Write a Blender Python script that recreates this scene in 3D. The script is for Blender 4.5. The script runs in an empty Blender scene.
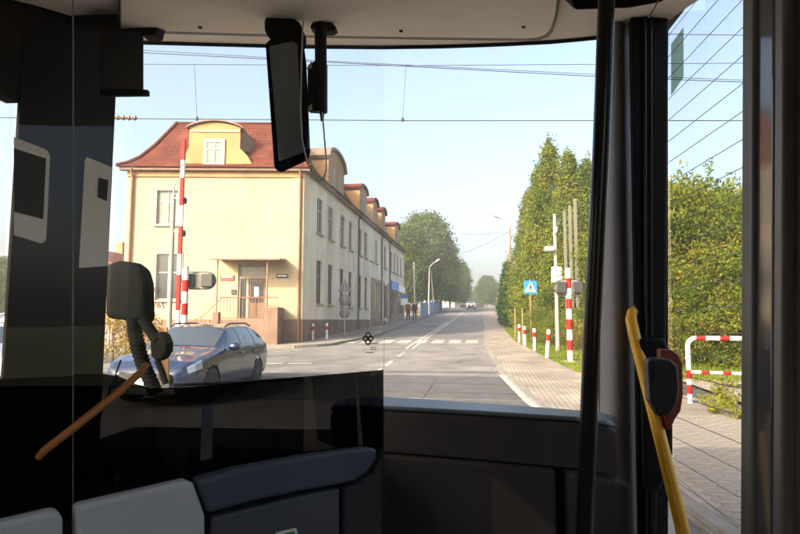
import bpy, math, random
import numpy as np
from mathutils import Vector, Matrix
R = math.radians
random.seed(7); np.random.seed(7)
SC = bpy.context.scene
COL = SC.collection

# ------------------------------------------------------------------ camera
F = 578.0; CX, CY = 400.0, 267.0          # focal length and centre in photo pixels (800 x 534)
CAM_H = 1.6
YAW = math.atan(84 / F); PITCH = math.atan(53 / F)
cam = bpy.data.cameras.new("camera"); camo = bpy.data.objects.new("camera", cam); COL.objects.link(camo)
cam.sensor_width = 36; cam.lens = F / 800 * 36; cam.clip_start = 0.05; cam.clip_end = 3000
camo.location = (0, 0, CAM_H); camo.rotation_euler = (R(90) + PITCH, 0, YAW)
cam.dof.use_dof = True; cam.dof.focus_distance = 28; cam.dof.aperture_fstop = 13
SC.camera = camo

# ------------------------------------------------------------------ world, sun, exposure
SUN_EL, SUN_AZ = R(27), R(36)             # azimuth: to the left of straight behind the camera road axis
to_sun = Vector((-math.sin(SUN_AZ) * math.cos(SUN_EL), -math.cos(SUN_AZ) * math.cos(SUN_EL), math.sin(SUN_EL)))
w = bpy.data.worlds.new("World"); SC.world = w; w.use_nodes = True
nt = w.node_tree; nt.nodes.clear()
sky = nt.nodes.new("ShaderNodeTexSky"); sky.sky_type = 'NISHITA'; sky.sun_disc = False
sky.sun_elevation = SUN_EL; sky.sun_rotation = math.atan2(to_sun.x, to_sun.y)
sky.air_density = .85; sky.dust_density = 8.0; sky.ozone_density = 0.2
bg = nt.nodes.new("ShaderNodeBackground"); bg.inputs[1].default_value = 0.15
wo = nt.nodes.new("ShaderNodeOutputWorld")
nt.links.new(sky.outputs[0], bg.inputs[0]); nt.links.new(bg.outputs[0], wo.inputs[0])
sl = bpy.data.lights.new("sun", 'SUN'); sl.energy = 2.1; sl.angle = R(0.6); sl.color = (1.0, 0.83, 0.62)
so = bpy.data.objects.new("sun", sl); COL.objects.link(so)
so.rotation_euler = to_sun.to_track_quat('Z', 'Y').to_euler()
SC.view_settings.view_transform = 'Standard'; SC.view_settings.look = 'None'
SC.view_settings.gamma = 1; SC.view_settings.use_curve_mapping = False
SC.view_settings.exposure = 2.0
SC.render.engine = 'CYCLES'
SC.cycles.use_denoising = True
SC.cycles.max_bounces = 10; SC.cycles.transparent_max_bounces = 24
SC.cycles.sample_clamp_indirect = 6

# ------------------------------------------------------------------ pixel -> direction
_M = Matrix.Rotation(YAW, 3, 'Z') @ Matrix.Rotation(R(90) + PITCH, 3, 'X')
CAM = Vector((0, 0, CAM_H))
def ray(px, py): return _M @ Vector(((px - CX) / F, -(py - CY) / F, -1.0))
def D(px, py, d): return CAM + ray(px, py) * d          # point at camera depth d

# ground profile along the road (world +Y)
_Yp = [-400, 9, 18, 27.4, 41, 60, 91, 119, 137, 165, 200, 260, 600]
_Zp = [0, 0, .17, .54, .98, 1.66, 2.83, 3.95, 4.55, 4.8, 4.5, 3.0, -2.0]
_yy = np.arange(-60, 600.01, .5); _zz = np.interp(_yy, _Yp, _Zp)
_k = np.exp(-.5 * (np.arange(-10, 11) / 4) ** 2); _k /= _k.sum()
_zz = np.convolve(np.pad(_zz, 10, mode='edge'), _k, mode='valid')
YS = [-60, -40, -25, -15] + list(np.arange(-10, 40.1, .5)) + list(np.arange(42, 100, 2)) + list(np.arange(100, 201, 5)) + list(range(220, 601, 20))
YS = sorted(set(float(y) for y in YS))
_hs = np.interp(YS, _yy, _zz)
def h(Y): return float(np.interp(Y, YS, _hs))
def gp(px, py, lift=0.0):
    r = ray(px, py); t = 1.0; prev = t
    while t < 400:
        p = CAM + r * t
        if p.z <= h(p.y) + lift: break
        prev = t; t *= 1.01
    a, b = prev, t
    for _ in range(30):
        m = (a + b) / 2; p = CAM + r * m
        if p.z <= h(p.y) + lift: b = m
        else: a = m
    return CAM + r * b
def onY(px, py, Y):
    r = ray(px, py); return CAM + r * (Y / r.y)
def onX(px, py, X):
    r = ray(px, py); return CAM + r * (X / r.x)

# ------------------------------------------------------------------ materials
MATS = {}
def mat(name, col, rough=.6, metal=0, var=0.0, vscale=5, bump=0.0, bscale=40, spec=.5, coat=0, col2=None, streak=False, alpha=None, detail=4):
    if name in MATS: return MATS[name]
    m = bpy.data.materials.new(name); m.use_nodes = True; t = m.node_tree; b = t.nodes["Principled BSDF"]
    b.inputs["Base Color"].default_value = (*col, 1); b.inputs["Roughness"].default_value = rough
    b.inputs["Metallic"].default_value = metal; b.inputs["Specular IOR Level"].default_value = spec
    b.inputs["Coat Weight"].default_value = coat
    if var or bump or col2:
        tc = t.nodes.new("ShaderNodeTexCoord"); mp = t.nodes.new("ShaderNodeMapping")
        t.links.new(tc.outputs["Object"], mp.inputs[0])
        if streak: mp.inputs["Scale"].default_value = (1, 1, .15)
    if var or col2:
        n = t.nodes.new("ShaderNodeTexNoise"); n.inputs["Scale"].default_value = vscale; n.inputs["Detail"].default_value = detail
        n.inputs["Roughness"].default_value = .65
        t.links.new(mp.outputs[0], n.inputs[0])
        cr = t.nodes.new("ShaderNodeValToRGB"); cr.color_ramp.elements[0].position = .32; cr.color_ramp.elements[1].position = .68
        c2 = col2 or tuple(min(1, c * (1 + var)) for c in col)
        c1 = col if col2 else tuple(c * (1 - var) for c in col)
        cr.color_ramp.elements[0].color = (*c1, 1); cr.color_ramp.elements[1].color = (*c2, 1)
        t.links.new(n.outputs[0], cr.inputs[0]); t.links.new(cr.outputs[0], b.inputs["Base Color"])
    if bump:
        n2 = t.nodes.new("ShaderNodeTexNoise"); n2.inputs["Scale"].default_value = bscale; n2.inputs["Detail"].default_value = 3
        t.links.new(mp.outputs[0], n2.inputs[0])
        bp_ = t.nodes.new("ShaderNodeBump"); bp_.inputs["Strength"].default_value = bump; bp_.inputs["Distance"].default_value = .02
        t.links.new(n2.outputs[0], bp_.inputs["Height"]); t.links.new(bp_.outputs[0], b.inputs["Normal"])
    MATS[name] = m; return m

def glass(name, tint=(.95, .97, .96), base=.035, rough=0.0, power=4.0, dirt=0.0):
    m = bpy.data.materials.new(name); m.use_nodes = True; t = m.node_tree; t.nodes.clear()
    o = t.nodes.new("ShaderNodeOutputMaterial"); mx = t.nodes.new("ShaderNodeMixShader")
    tr = t.nodes.new("ShaderNodeBsdfTransparent"); tr.inputs[0].default_value = (*tint, 1)
    gl = t.nodes.new("ShaderNodeBsdfGlossy"); gl.inputs["Roughness"].default_value = rough
    lw = t.nodes.new("ShaderNodeLayerWeight"); lw.inputs[0].default_value = .5
    p = t.nodes.new("ShaderNodeMath"); p.operation = 'POWER'; p.inputs[1].default_value = power
    ma = t.nodes.new("ShaderNodeMath"); ma.operation = 'MULTIPLY_ADD'; ma.inputs[1].default_value = 1 - base; ma.inputs[2].default_value = base
    t.links.new(lw.outputs["Facing"], p.inputs[0]); t.links.new(p.outputs[0], ma.inputs[0])
    t.links.new(ma.outputs[0], mx.inputs[0]); t.links.new(tr.outputs[0], mx.inputs[1]); t.links.new(gl.outputs[0], mx.inputs[2])
    last = mx
    if dirt:
        d = t.nodes.new("ShaderNodeBsdfDiffuse"); d.inputs[0].default_value = (.6, .58, .55, 1)
        tc = t.nodes.new("ShaderNodeTexCoord"); n = t.nodes.new("ShaderNodeTexNoise"); n.inputs["Scale"].default_value = 2.2; n.inputs["Detail"].default_value = 6
        t.links.new(tc.outputs["Object"], n.inputs[0])
        mm = t.nodes.new("ShaderNodeMapRange"); mm.inputs[1].default_value = .3; mm.inputs[2].default_value = .8; mm.inputs[3].default_value = 0; mm.inputs[4].default_value = dirt
        t.links.new(n.outputs[0], mm.inputs[0])
        m2 = t.nodes.new("ShaderNodeMixShader"); t.links.new(mm.outputs[0], m2.inputs[0]); t.links.new(mx.outputs[0], m2.inputs[1]); t.links.new(d.outputs[0], m2.inputs[2]); last = m2
    t.links.new(last.outputs[0], o.inputs[0]); MATS[name] = m; return m

def brickmat(name, c1, c2, mortar, bw, bh, ms, rough=.85, bump=.4, off=.5, var=.25, flip=False):
    m = bpy.data.materials.new(name); m.use_nodes = True; t = m.node_tree; b = t.nodes["Principled BSDF"]
    b.inputs["Roughness"].default_value = rough; b.inputs["Specular IOR Level"].default_value = .15
    uv = t.nodes.new("ShaderNodeUVMap"); mp = t.nodes.new("ShaderNodeMapping")
    t.links.new(uv.outputs[0], mp.inputs[0])
    if flip: mp.inputs["Rotation"].default_value = (0, 0, R(90))
    br = t.nodes.new("ShaderNodeTexBrick"); br.inputs["Scale"].default_value = 1; br.inputs["Brick Width"].default_value = bw
    br.inputs["Row Height"].default_value = bh; br.inputs["Mortar Size"].default_value = ms; br.offset = off
    br.inputs["Color1"].default_value = (*c1, 1); br.inputs["Color2"].default_value = (*c2, 1); br.inputs["Mortar"].default_value = (*mortar, 1)
    t.links.new(mp.outputs[0], br.inputs[0])
    n = t.nodes.new("ShaderNodeTexNoise"); n.inputs["Scale"].default_value = .9; n.inputs["Detail"].default_value = 6
    t.links.new(mp.outputs[0], n.inputs[0])
    mr = t.nodes.new("ShaderNodeMapRange"); mr.inputs[1].default_value = .3; mr.inputs[2].default_value = .7; mr.inputs[3].default_value = 1 - var; mr.inputs[4].default_value = 1 + var
    t.links.new(n.outputs[0], mr.inputs[0])
    mul = t.nodes.new("ShaderNodeVectorMath"); mul.operation = 'SCALE'
    t.links.new(br.outputs[0], mul.inputs[0]); t.links.new(mr.outputs[0], mul.inputs["Scale"]); t.links.new(mul.outputs[0], b.inputs["Base Color"])
    bp_ = t.nodes.new("ShaderNodeBump"); bp_.inputs["Strength"].default_value = bump; bp_.inputs["Distance"].default_value = .03; bp_.invert = True
    t.links.new(br.outputs["Fac"], bp_.inputs["Height"]); t.links.new(bp_.outputs[0], b.inputs["Normal"])
    MATS[name] = m; return m

def leafmat(name, cols, trans=.35):
    m = bpy.data.materials.new(name); m.use_nodes = True; t = m.node_tree; t.nodes.clear()
    o = t.nodes.new("ShaderNodeOutputMaterial"); mx = t.nodes.new("ShaderNodeMixShader"); mx.inputs[0].default_value = trans
    d = t.nodes.new("ShaderNodeBsdfDiffuse"); tr = t.nodes.new("ShaderNodeBsdfTranslucent")
    g = t.nodes.new("ShaderNodeNewGeometry"); cr = t.nodes.new("ShaderNodeValToRGB")
    tc = t.nodes.new("ShaderNodeTexCoord"); n = t.nodes.new("ShaderNodeTexNoise"); n.inputs["Scale"].default_value = .7; n.inputs["Detail"].default_value = 3
    t.links.new(tc.outputs["Object"], n.inputs[0])
    ad = t.nodes.new("ShaderNodeMath"); ad.operation = 'MULTIPLY_ADD'; ad.inputs[1].default_value = .5; t.links.new(g.outputs["Random Per Island"], ad.inputs[0])
    m3 = t.nodes.new("ShaderNodeMath"); m3.operation = 'MULTIPLY_ADD'; m3.inputs[1].default_value = 1.5; m3.inputs[2].default_value = -.5
    t.links.new(n.outputs[0], m3.inputs[0]); t.links.new(m3.outputs[0], ad.inputs[2])
    e = cr.color_ramp.elements
    for i, c in enumerate(cols):
        p = i / (len(cols) - 1)
        if i < 2: el = e[i]; el.position = p
        else: el = e.new(p)
        el.color = (*c, 1)
    # keep order right
    for i, el in enumerate(sorted(cr.color_ramp.elements, key=lambda q: q.position)): el.color = (*cols[min(i, len(cols) - 1)], 1)
    for i, c in enumerate(cols): cr.color_ramp.elements[i].position = i / (len(cols) - 1); cr.color_ramp.elements[i].color = (*c, 1)
    t.links.new(ad.outputs[0], cr.inputs[0]); t.links.new(cr.outputs[0], d.inputs[0]); t.links.new(cr.outputs[0], tr.inputs[0])
    t.links.new(d.outputs[0], mx.inputs[1]); t.links.new(tr.outputs[0], mx.inputs[2]); t.links.new(mx.outputs[0], o.inputs[0])
    MATS[name] = m; return m

# ------------------------------------------------------------------ mesh builder
class MB:
    def __init__(s): s.v = []; s.f = []; s.m = []; s.sm = []
    def add(s, vs, fs, mi=0, smooth=False):
        o = len(s.v); s.v += [tuple(p) for p in vs]
        for f in fs: s.f.append(tuple(i + o for i in f)); s.m.append(mi); s.sm.append(smooth)
        return s
    def box(s, x0, x1, y0, y1, z0, z1, mi=0):
        return s.add([(x0, y0, z0), (x1, y0, z0), (x1, y1, z0), (x0, y1, z0), (x0, y0, z1), (x1, y0, z1), (x1, y1, z1), (x0, y1, z1)],
                     [(3, 2, 1, 0), (4, 5, 6, 7), (0, 1, 5, 4), (1, 2, 6, 5), (2, 3, 7, 6), (3, 0, 4, 7)], mi)
    def hexa(s, b, t, mi=0):      # two quads
        return s.add(list(b) + list(t), [(3, 2, 1, 0), (4, 5, 6, 7), (0, 1, 5, 4), (1, 2, 6, 5), (2, 3, 7, 6), (3, 0, 4, 7)], mi)
    def obox(s, c, ux, uy, uz, mi=0):   # oriented box, half vectors
        c, ux, uy, uz = Vector(c), Vector(ux), Vector(uy), Vector(uz)
        return s.hexa([c - ux - uy - uz, c + ux - uy - uz, c + ux + uy - uz, c - ux + uy - uz], [c - ux - uy + uz, c + ux - uy + uz, c + ux + uy + uz, c - ux + uy + uz], mi)
    def beam(s, a, b, wx, wz, up=(0, 0, 1), mi=0):
        a, b = Vector(a), Vector(b); d = (b - a); n = d.normalized(); side = n.cross(Vector(up)).normalized(); u = side.cross(n)
        return s.obox((a + b) / 2, d / 2, side * wx / 2, u * wz / 2, mi)
    def prism(s, poly, vec, mi=0):
        n = len(poly); P = [Vector(p) for p in poly]; v = Vector(vec)
        vs = P + [p + v for p in P]
        fs = [tuple(range(n - 1, -1, -1)), tuple(range(n, 2 * n))] + [(i, (i + 1) % n, n + (i + 1) % n, n + i) for i in range(n)]
        return s.add(vs, fs, mi)
    def tube(s, pts, r, n=10, mi=0, caps=True, r2=None):
        P = [Vector(p) for p in pts]; rs = r if isinstance(r, (list, tuple)) else ([r] * len(P) if r2 is None else [r + (r2 - r) * i / (len(P) - 1) for i in range(len(P))])
        T = []
        for i in range(len(P)):
            a = P[max(i - 1, 0)]; b = P[min(i + 1, len(P) - 1)]; T.append((b - a).normalized())
        u = T[0].orthogonal().normalized(); vs = []
        for i, p in enumerate(P):
            u = (u - T[i] * u.dot(T[i])).normalized(); q = T[i].cross(u)
            for k in range(n):
                a = 2 * math.pi * k / n; vs.append(p + (u * math.cos(a) + q * math.sin(a)) * rs[i])
        fs = [(i * n + k, i * n + (k + 1) % n, (i + 1) * n + (k + 1) % n, (i + 1) * n + k) for i in range(len(P) - 1) for k in range(n)]
        s.add(vs, fs, mi, True)
        if caps: s.add(vs[:n], [tuple(range(n - 1, -1, -1))], mi); s.add(vs[-n:], [tuple(range(n))], mi)
        return s
    def lathe(s, prof, c=(0, 0, 0), n=16, mi=0, axis='z'):
        vs = []; m = len(prof)
        for r, z in prof:
            for k in range(n):
                a = 2 * math.pi * k / n; x, y = r * math.cos(a), r * math.sin(a)
                p = (x, y, z) if axis == 'z' else ((x, z, y) if axis == 'y' else (z, x, y))
                vs.append((c[0] + p[0], c[1] + p[1], c[2] + p[2]))
        fs = [(i * n + k, i * n + (k + 1) % n, (i + 1) * n + (k + 1) % n, (i + 1) * n + k) for i in range(m - 1) for k in range(n)]
        s.add(vs, fs, mi, True)
        s.add(vs[:n], [tuple(range(n - 1, -1, -1))], mi); s.add(vs[-n:], [tuple(range(n))], mi)
        return s
    def grid(s, fn, nu, nv, mi=0, smooth=True, flip=False):
        vs = [fn(i / nu, j / nv) for i in range(nu + 1) for j in range(nv + 1)]
        fs = []
        for i in range(nu):
            for j in range(nv):
                q = (i * (nv + 1) + j, (i + 1) * (nv + 1) + j, (i + 1) * (nv + 1) + j + 1, i * (nv + 1) + j + 1)
                fs.append(q[::-1] if flip else q)
        return s.add(vs, fs, mi, smooth)
    def build(s, name, mats, parent=None, off=(0, 0, 0), bevel=0, seg=2, uv=False, sharp=None, recalc=False):
        me = bpy.data.meshes.new(name); ox, oy, oz = off
        me.from_pydata([(x - ox, y - oy, z - oz) for x, y, z in s.v], [], s.f)
        for mm in (mats if isinstance(mats, (list, tuple)) else [mats]): me.materials.append(MATS[mm] if isinstance(mm, str) else mm)
        me.polygons.foreach_set("material_index", s.m); me.polygons.foreach_set("use_smooth", s.sm)
        if recalc:
            import bmesh
            bm = bmesh.new(); bm.from_mesh(me); bmesh.ops.remove_doubles(bm, verts=bm.verts, dist=1e-5); bmesh.ops.recalc_face_normals(bm, faces=bm.faces); bm.to_mesh(me); bm.free()
        if uv:
            ul = me.uv_layers.new(name="UVMap"); data = np.zeros(len(me.loops) * 2)
            for p in me.polygons:
                n = p.normal; u = Vector((-n.y, n.x, 0))
                if u.length < .2: u = Vector((1, 0, 0))
                u.normalize(); v_ = n.cross(u)
                for li in p.loop_indices:
                    c = me.vertices[me.loops[li].vertex_index].co + Vector(off)
                    data[2 * li] = c.dot(u); data[2 * li + 1] = c.dot(v_)
            ul.data.foreach_set("uv", data)
        me.update()
        o = bpy.data.objects.new(name, me); COL.objects.link(o)
        if parent is not None: o.parent = parent
        elif off != (0, 0, 0): o.location = off
        if bevel:
            b = o.modifiers.new("bevel", 'BEVEL'); b.width = bevel; b.segments = seg; b.limit_method = 'ANGLE'; b.angle_limit = R(40); b.harden_normals = False
        return o
def tag(o, label, cat, group=None, kind=None):
    if label: o["label"] = label
    if cat: o["category"] = cat
    if group: o["group"] = group
    if kind: o["kind"] = kind
    return o
def thing(name, label, cat, loc=(0, 0, 0), rz=0, group=None):
    o = bpy.data.objects.new(name, None); COL.objects.link(o); o.location = loc; o.rotation_euler = (0, 0, rz); o.empty_display_size = .2
    return tag(o, label, cat, group)
def dup(o, parent=None, repl=None):
    c = o.copy(); COL.objects.link(c); c.parent = parent
    if repl and c.type == 'MESH' and any(ms.material and ms.material.name in repl for ms in c.material_slots):
        c.data = c.data.copy()
        for i, mm in enumerate(c.data.materials):
            if mm.name in repl: c.data.materials[i] = MATS[repl[mm.name]]
    for ch in [x for x in o.children]: dup(ch, c, repl)
    return c
def structure(o): o["kind"] = "structure"; return o

# ------------------------------------------------------------------ material list
mat("asphalt", (.152, .143, .137), .9, var=.28, vscale=.45, bump=.25, bscale=60, detail=8)
mat("asphalt_dark", (.065, .063, .062), .85, var=.2, vscale=1.2, bump=.3, bscale=60)
mat("ground", (.10, .11, .04), .95, var=.4, vscale=1.5, bump=.5, bscale=10)
mat("dirt", (.2, .16, .1), .95, var=.3, vscale=2, bump=.5, bscale=20)
mat("ballast", (.24, .2, .17), .95, var=.5, vscale=14, bump=1, bscale=14)
mat("kerb", (.2, .185, .165), .85, var=.2, vscale=2, bump=.2)
mat("paint", (.40, .375, .33), .7, var=.25, vscale=6, detail=8)
mat("rail", (.07, .055, .045), .5, .6, var=.3, vscale=4)
mat("sleeper", (.25, .23, .21), .9, var=.3, vscale=5, bump=.3)
mat("rubber_panel", (.062, .061, .061), .8, var=.25, vscale=3, bump=.25, bscale=50)
brickmat("pavers", (.29, .25, .21), (.245, .215, .185), (.17, .15, .13), .2, .1, .012, flip=True)
mat("paver", (.225, .2, .172), .88, var=.22, vscale=1.7, bump=.3, bscale=50)
mat("stucco_yellow", (.38, .308, .2), .9, var=.08, vscale=.35, bump=.12, bscale=45, detail=8)
mat("stucco_ochre", (.355, .205, .088), .9, var=.07, vscale=.8, bump=.1, bscale=45)
mat("stucco_grey", (.72, .635, .49), .92, var=.14, vscale=.5, bump=.15, bscale=40, streak=True, detail=8)
mat("stucco_plinth", (.205, .13, .095), .92, var=.15, vscale=1.2, bump=.15, bscale=40)
mat("shop_brown", (.22, .12, .08), .6, var=.2, vscale=2)
brickmat("roof_tile", (.165, .043, .025), (.12, .033, .02), (.055, .018, .013), .16, .21, .014, rough=.75, bump=.8, var=.3)
mat("trim_brown", (.16, .10, .07), .6, var=.2, vscale=4)
mat("gutter", (.27, .12, .07), .5, .3, var=.3, vscale=3)
mat("frame_white", (.33, .31, .275), .5)
mat("frame_dark", (.12, .09, .075), .5)
mat("sill", (.28, .25, .21), .8, var=.2, vscale=5)
mat("pane_dark", (.035, .04, .05), .05, spec=.8)
mat("pane_curtain", (.14, .135, .12), .12, var=.3, vscale=3, spec=.8)
mat("pane_poster", (.5, .42, .1), .15, col2=(.12, .2, .12), vscale=2.5)
mat("metal_grey", (.35, .35, .35), .45, .5, var=.15, vscale=5)
mat("sign_back", (.16, .165, .17), .6)
mat("metal_dark", (.05, .05, .052), .5, .3)
mat("concrete", (.25, .235, .20), .9, var=.15, vscale=3, bump=.2)
mat("wood_pole", (.27, .18, .1), .9, var=.25, vscale=6, streak=True, bump=.3)
mat("rust", (.26, .13, .07), .8, var=.3, vscale=9)
mat("white_paint", (.6, .58, .54), .5, var=.06, vscale=4)
mat("red_paint", (.36, .014, .012), .6, spec=.15, var=.12, vscale=5)
mat("blue_sign", (.02, .17, .52), .4)
mat("sign_white", (.78, .78, .76), .4)
mat("sign_black", (.01, .01, .01), .5)
mat("sign_red", (.42, .05, .04), .5)
mat("signal_back", (.028, .029, .028), .55, var=.2, vscale=6)
mat("signal_housing", (.24, .225, .17), .6, var=.2, vscale=6)
mat("bark", (.13, .1, .07), .95, var=.3, vscale=4, bump=.6, bscale=15, streak=True)
mat("wire", (.05, .05, .055), .6, .5)
mat("insulator", (.16, .10, .05), .3)
mat("blue_fence", (.05, .14, .30), .6, var=.15, vscale=4)
mat("reflection_dull", (.11, .105, .08), .7)  # dull tone of the imitated window reflections
mat("slat_pale", (.45, .45, .43), .6, var=.1, vscale=3)
leafmat("leaf_hornbeam", [(.045, .085, .015), (.085, .13, .022), (.15, .17, .026), (.25, .2, .03)])
leafmat("leaf_linden", [(.035, .065, .018), (.06, .10, .024), (.09, .125, .028), (.15, .13, .035)])
leafmat("leaf_thuja", [(.02, .05, .016), (.035, .08, .022), (.055, .10, .028)])
leafmat("leaf_bush", [(.04, .075, .015), (.085, .125, .022), (.18, .18, .03), (.24, .13, .04)])
leafmat("grass_blade", [(.09, .14, .02), (.14, .18, .03), (.2, .2, .04)], .3)
leafmat("leaf_weed", [(.10, .13, .02), (.2, .2, .03), (.3, .24, .03)])
leafmat("leaf_yellow", [(.2, .15, .025), (.28, .2, .03), (.15, .15, .03)])
mat("car_blue", (.005, .013, .045), .3, .25, coat=.8, spec=.6)
mat("car_silver", (.45, .46, .47), .3, .7, coat=1)
mat("car_dark", (.03, .03, .035), .3, .3, coat=1)
mat("car_white", (.62, .62, .6), .35, 0, coat=1)
mat("car_glass", (.06, .075, .09), .03, .4, spec=1)
mat("car_black", (.012, .012, .013), .5)
mat("tyre", (.015, .015, .016), .85)
mat("alloy", (.5, .5, .5), .3, .9)
mat("lamp_glass", (.36, .38, .4), .08, .3, coat=1)
mat("lamp_red", (.4, .01, .01), .15)
mat("plate", (.75, .75, .72), .5)
def weather(name, lo, scale, zs, sharp=.12, crack=0, cscale=.3):
    """stains, run-off streaks and cracks on the colour of an existing material"""
    m = MATS[name]; t = m.node_tree; b = t.nodes["Principled BSDF"]; src = b.inputs["Base Color"].links[0].from_socket
    tc = t.nodes.new("ShaderNodeTexCoord"); fac = None
    for sc_, z_ in ((scale, zs), (scale * .3, 1.0)):
        mp = t.nodes.new("ShaderNodeMapping"); mp.inputs["Scale"].default_value = (1, 1, z_); t.links.new(tc.outputs["Object"], mp.inputs[0])
        n = t.nodes.new("ShaderNodeTexNoise"); n.inputs["Scale"].default_value = sc_; n.inputs["Detail"].default_value = 7; n.inputs["Roughness"].default_value = .7
        t.links.new(mp.outputs[0], n.inputs[0])
        r = t.nodes.new("ShaderNodeMapRange"); r.inputs[1].default_value = .46 - sharp; r.inputs[2].default_value = .46 + sharp; r.inputs[3].default_value = lo; r.inputs[4].default_value = 1
        t.links.new(n.outputs[0], r.inputs[0])
        if fac is None: fac = r.outputs[0]
        else:
            mu = t.nodes.new("ShaderNodeMath"); mu.operation = 'MULTIPLY'; t.links.new(fac, mu.inputs[0]); t.links.new(r.outputs[0], mu.inputs[1]); fac = mu.outputs[0]
    if crack:
        n = t.nodes.new("ShaderNodeTexNoise"); n.inputs["Scale"].default_value = .8; n.inputs["Detail"].default_value = 5; t.links.new(tc.outputs["Object"], n.inputs[0])
        ad = t.nodes.new("ShaderNodeVectorMath"); ad.operation = 'MULTIPLY_ADD'; ad.inputs[1].default_value = (1.6, 1.6, 1.6); t.links.new(n.outputs["Color"], ad.inputs[0]); t.links.new(tc.outputs["Object"], ad.inputs[2])
        v = t.nodes.new("ShaderNodeTexVoronoi"); v.feature = 'DISTANCE_TO_EDGE'; v.inputs["Scale"].default_value = cscale; t.links.new(ad.outputs[0], v.inputs[0])
        r = t.nodes.new("ShaderNodeMapRange"); r.inputs[1].default_value = .004; r.inputs[2].default_value = .012; r.inputs[3].default_value = crack; r.inputs[4].default_value = 1; t.links.new(v.outputs["Distance"], r.inputs[0])
        mu = t.nodes.new("ShaderNodeMath"); mu.operation = 'MULTIPLY'; t.links.new(fac, mu.inputs[0]); t.links.new(r.outputs[0], mu.inputs[1]); fac = mu.outputs[0]
    sc = t.nodes.new("ShaderNodeVectorMath"); sc.operation = 'SCALE'; t.links.new(src, sc.inputs[0]); t.links.new(fac, sc.inputs["Scale"]); t.links.new(sc.outputs[0], b.inputs["Base Color"])
weather("stucco_yellow", .86, 1.6, .12); weather("stucco_ochre", .85, 2, .2); weather("stucco_grey", .8, 1.8, .1); weather("stucco_plinth", .75, 1.5, .4); weather("roof_tile", .72, 1.2, 1)
weather("asphalt", .84, .9, 1, crack=.6); weather("pavers", .82, .8, 1); weather("paver", .85, .8, 1); weather("kerb", .75, 1.5, 1); weather("paint", .72, 3, 1, .06); weather("white_paint", .82, 7, .3, .08); weather("red_paint", .75, 8, .3, .08)
# bus interior
mat("bus_black", (.012, .0115, .0115), .6, spec=.1, var=.2, vscale=8, bump=.05, bscale=200)
mat("bus_black_gloss", (.010, .010, .011), .22)
mat("dash_plastic", (.042, .039, .044), .55, spec=.12, var=.18, vscale=3, bump=.08, bscale=250)
mat("dash_top_sheen", (.05, .065, .085), .38, bump=.05, bscale=250)  # bluish sky sheen is put into the base colour
mat("moulding", (.06, .073, .1), .5, var=.1, vscale=3, bump=.06, bscale=250)
mat("panel_grey", (.5, .51, .52), .55, var=.06, vscale=2, bump=.05, bscale=250)
mat("panel_dark", (.065, .072, .09), .55, var=.1, vscale=3, bump=.06, bscale=250)
mat("lining", (.80, .71, .62), .75, var=.05, vscale=3, bump=.06, bscale=200)
mat("lining_dark", (.16, .145, .13), .75, var=.05, vscale=3)
mat("pillar_grey", (.28, .275, .3), .55, var=.08, vscale=2, bump=.05, bscale=250)
mat("door_grey", (.22, .205, .19), .4, .1, var=.08, vscale=2)
mat("seal", (.008, .008, .009), .7)
mat("yellow_rail", (.92, .47, .01), .35, var=.05, vscale=6, coat=.3)
mat("reflection_orange", (.42, .15, .035), .45)  # tone of the imitated handrail reflection
mat("orange_rim", (.2, .035, .012), .45)
mat("device", (.02, .019, .019), .4, var=.1, vscale=5)
mat("mirror_face", (.13, .155, .15), .08, .0, spec=.9)
mat("mirror_back", (.005, .006, .006), .85, spec=.02)
mat("blind", (.055, .058, .065), .8, var=.1, vscale=20)
mat("reflection_pale", (.88, .83, .75), .6, var=.04, vscale=5)  # pale tone of the sky reflection painted onto the driver's screen
mat("print_reflection_dark", (.03, .028, .025), .5)  # dark print and edges, also the dark parts of the imitated reflection
mat("sticker_green", (.03, .22, .09), .4)
mat("sticker_grey", (.30, .33, .27), .5)
mat("heating_wire", (.6, .56, .5), .6)
mat("door_dark", (.085, .085, .09), .1, spec=1.0)
mat("pillar_black", (.009, .0072, .006), .8, spec=.06)
glass("sticker_film", (.62, .66, .54), .05)
glass("clear_side", (.92, .94, .93), .04)
mat("edge_dull", (.22, .22, .2), .5)
mat("floor_vinyl", (.09, .09, .1), .6, var=.2, vscale=20)
mat("cable_light", (.5, .5, .48), .4)
glass("windscreen", (.95, .975, .97), .02, dirt=.014)
glass("partition_glass", (.985, .99, .985), .03, power=5, dirt=.003)
glass("door_glass", (.93, .95, .93), .05, dirt=.06)
glass("tinted_glass", (.07, .075, .075), .05)
glass("dark_glass", (.03, .03, .032), .015)

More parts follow.
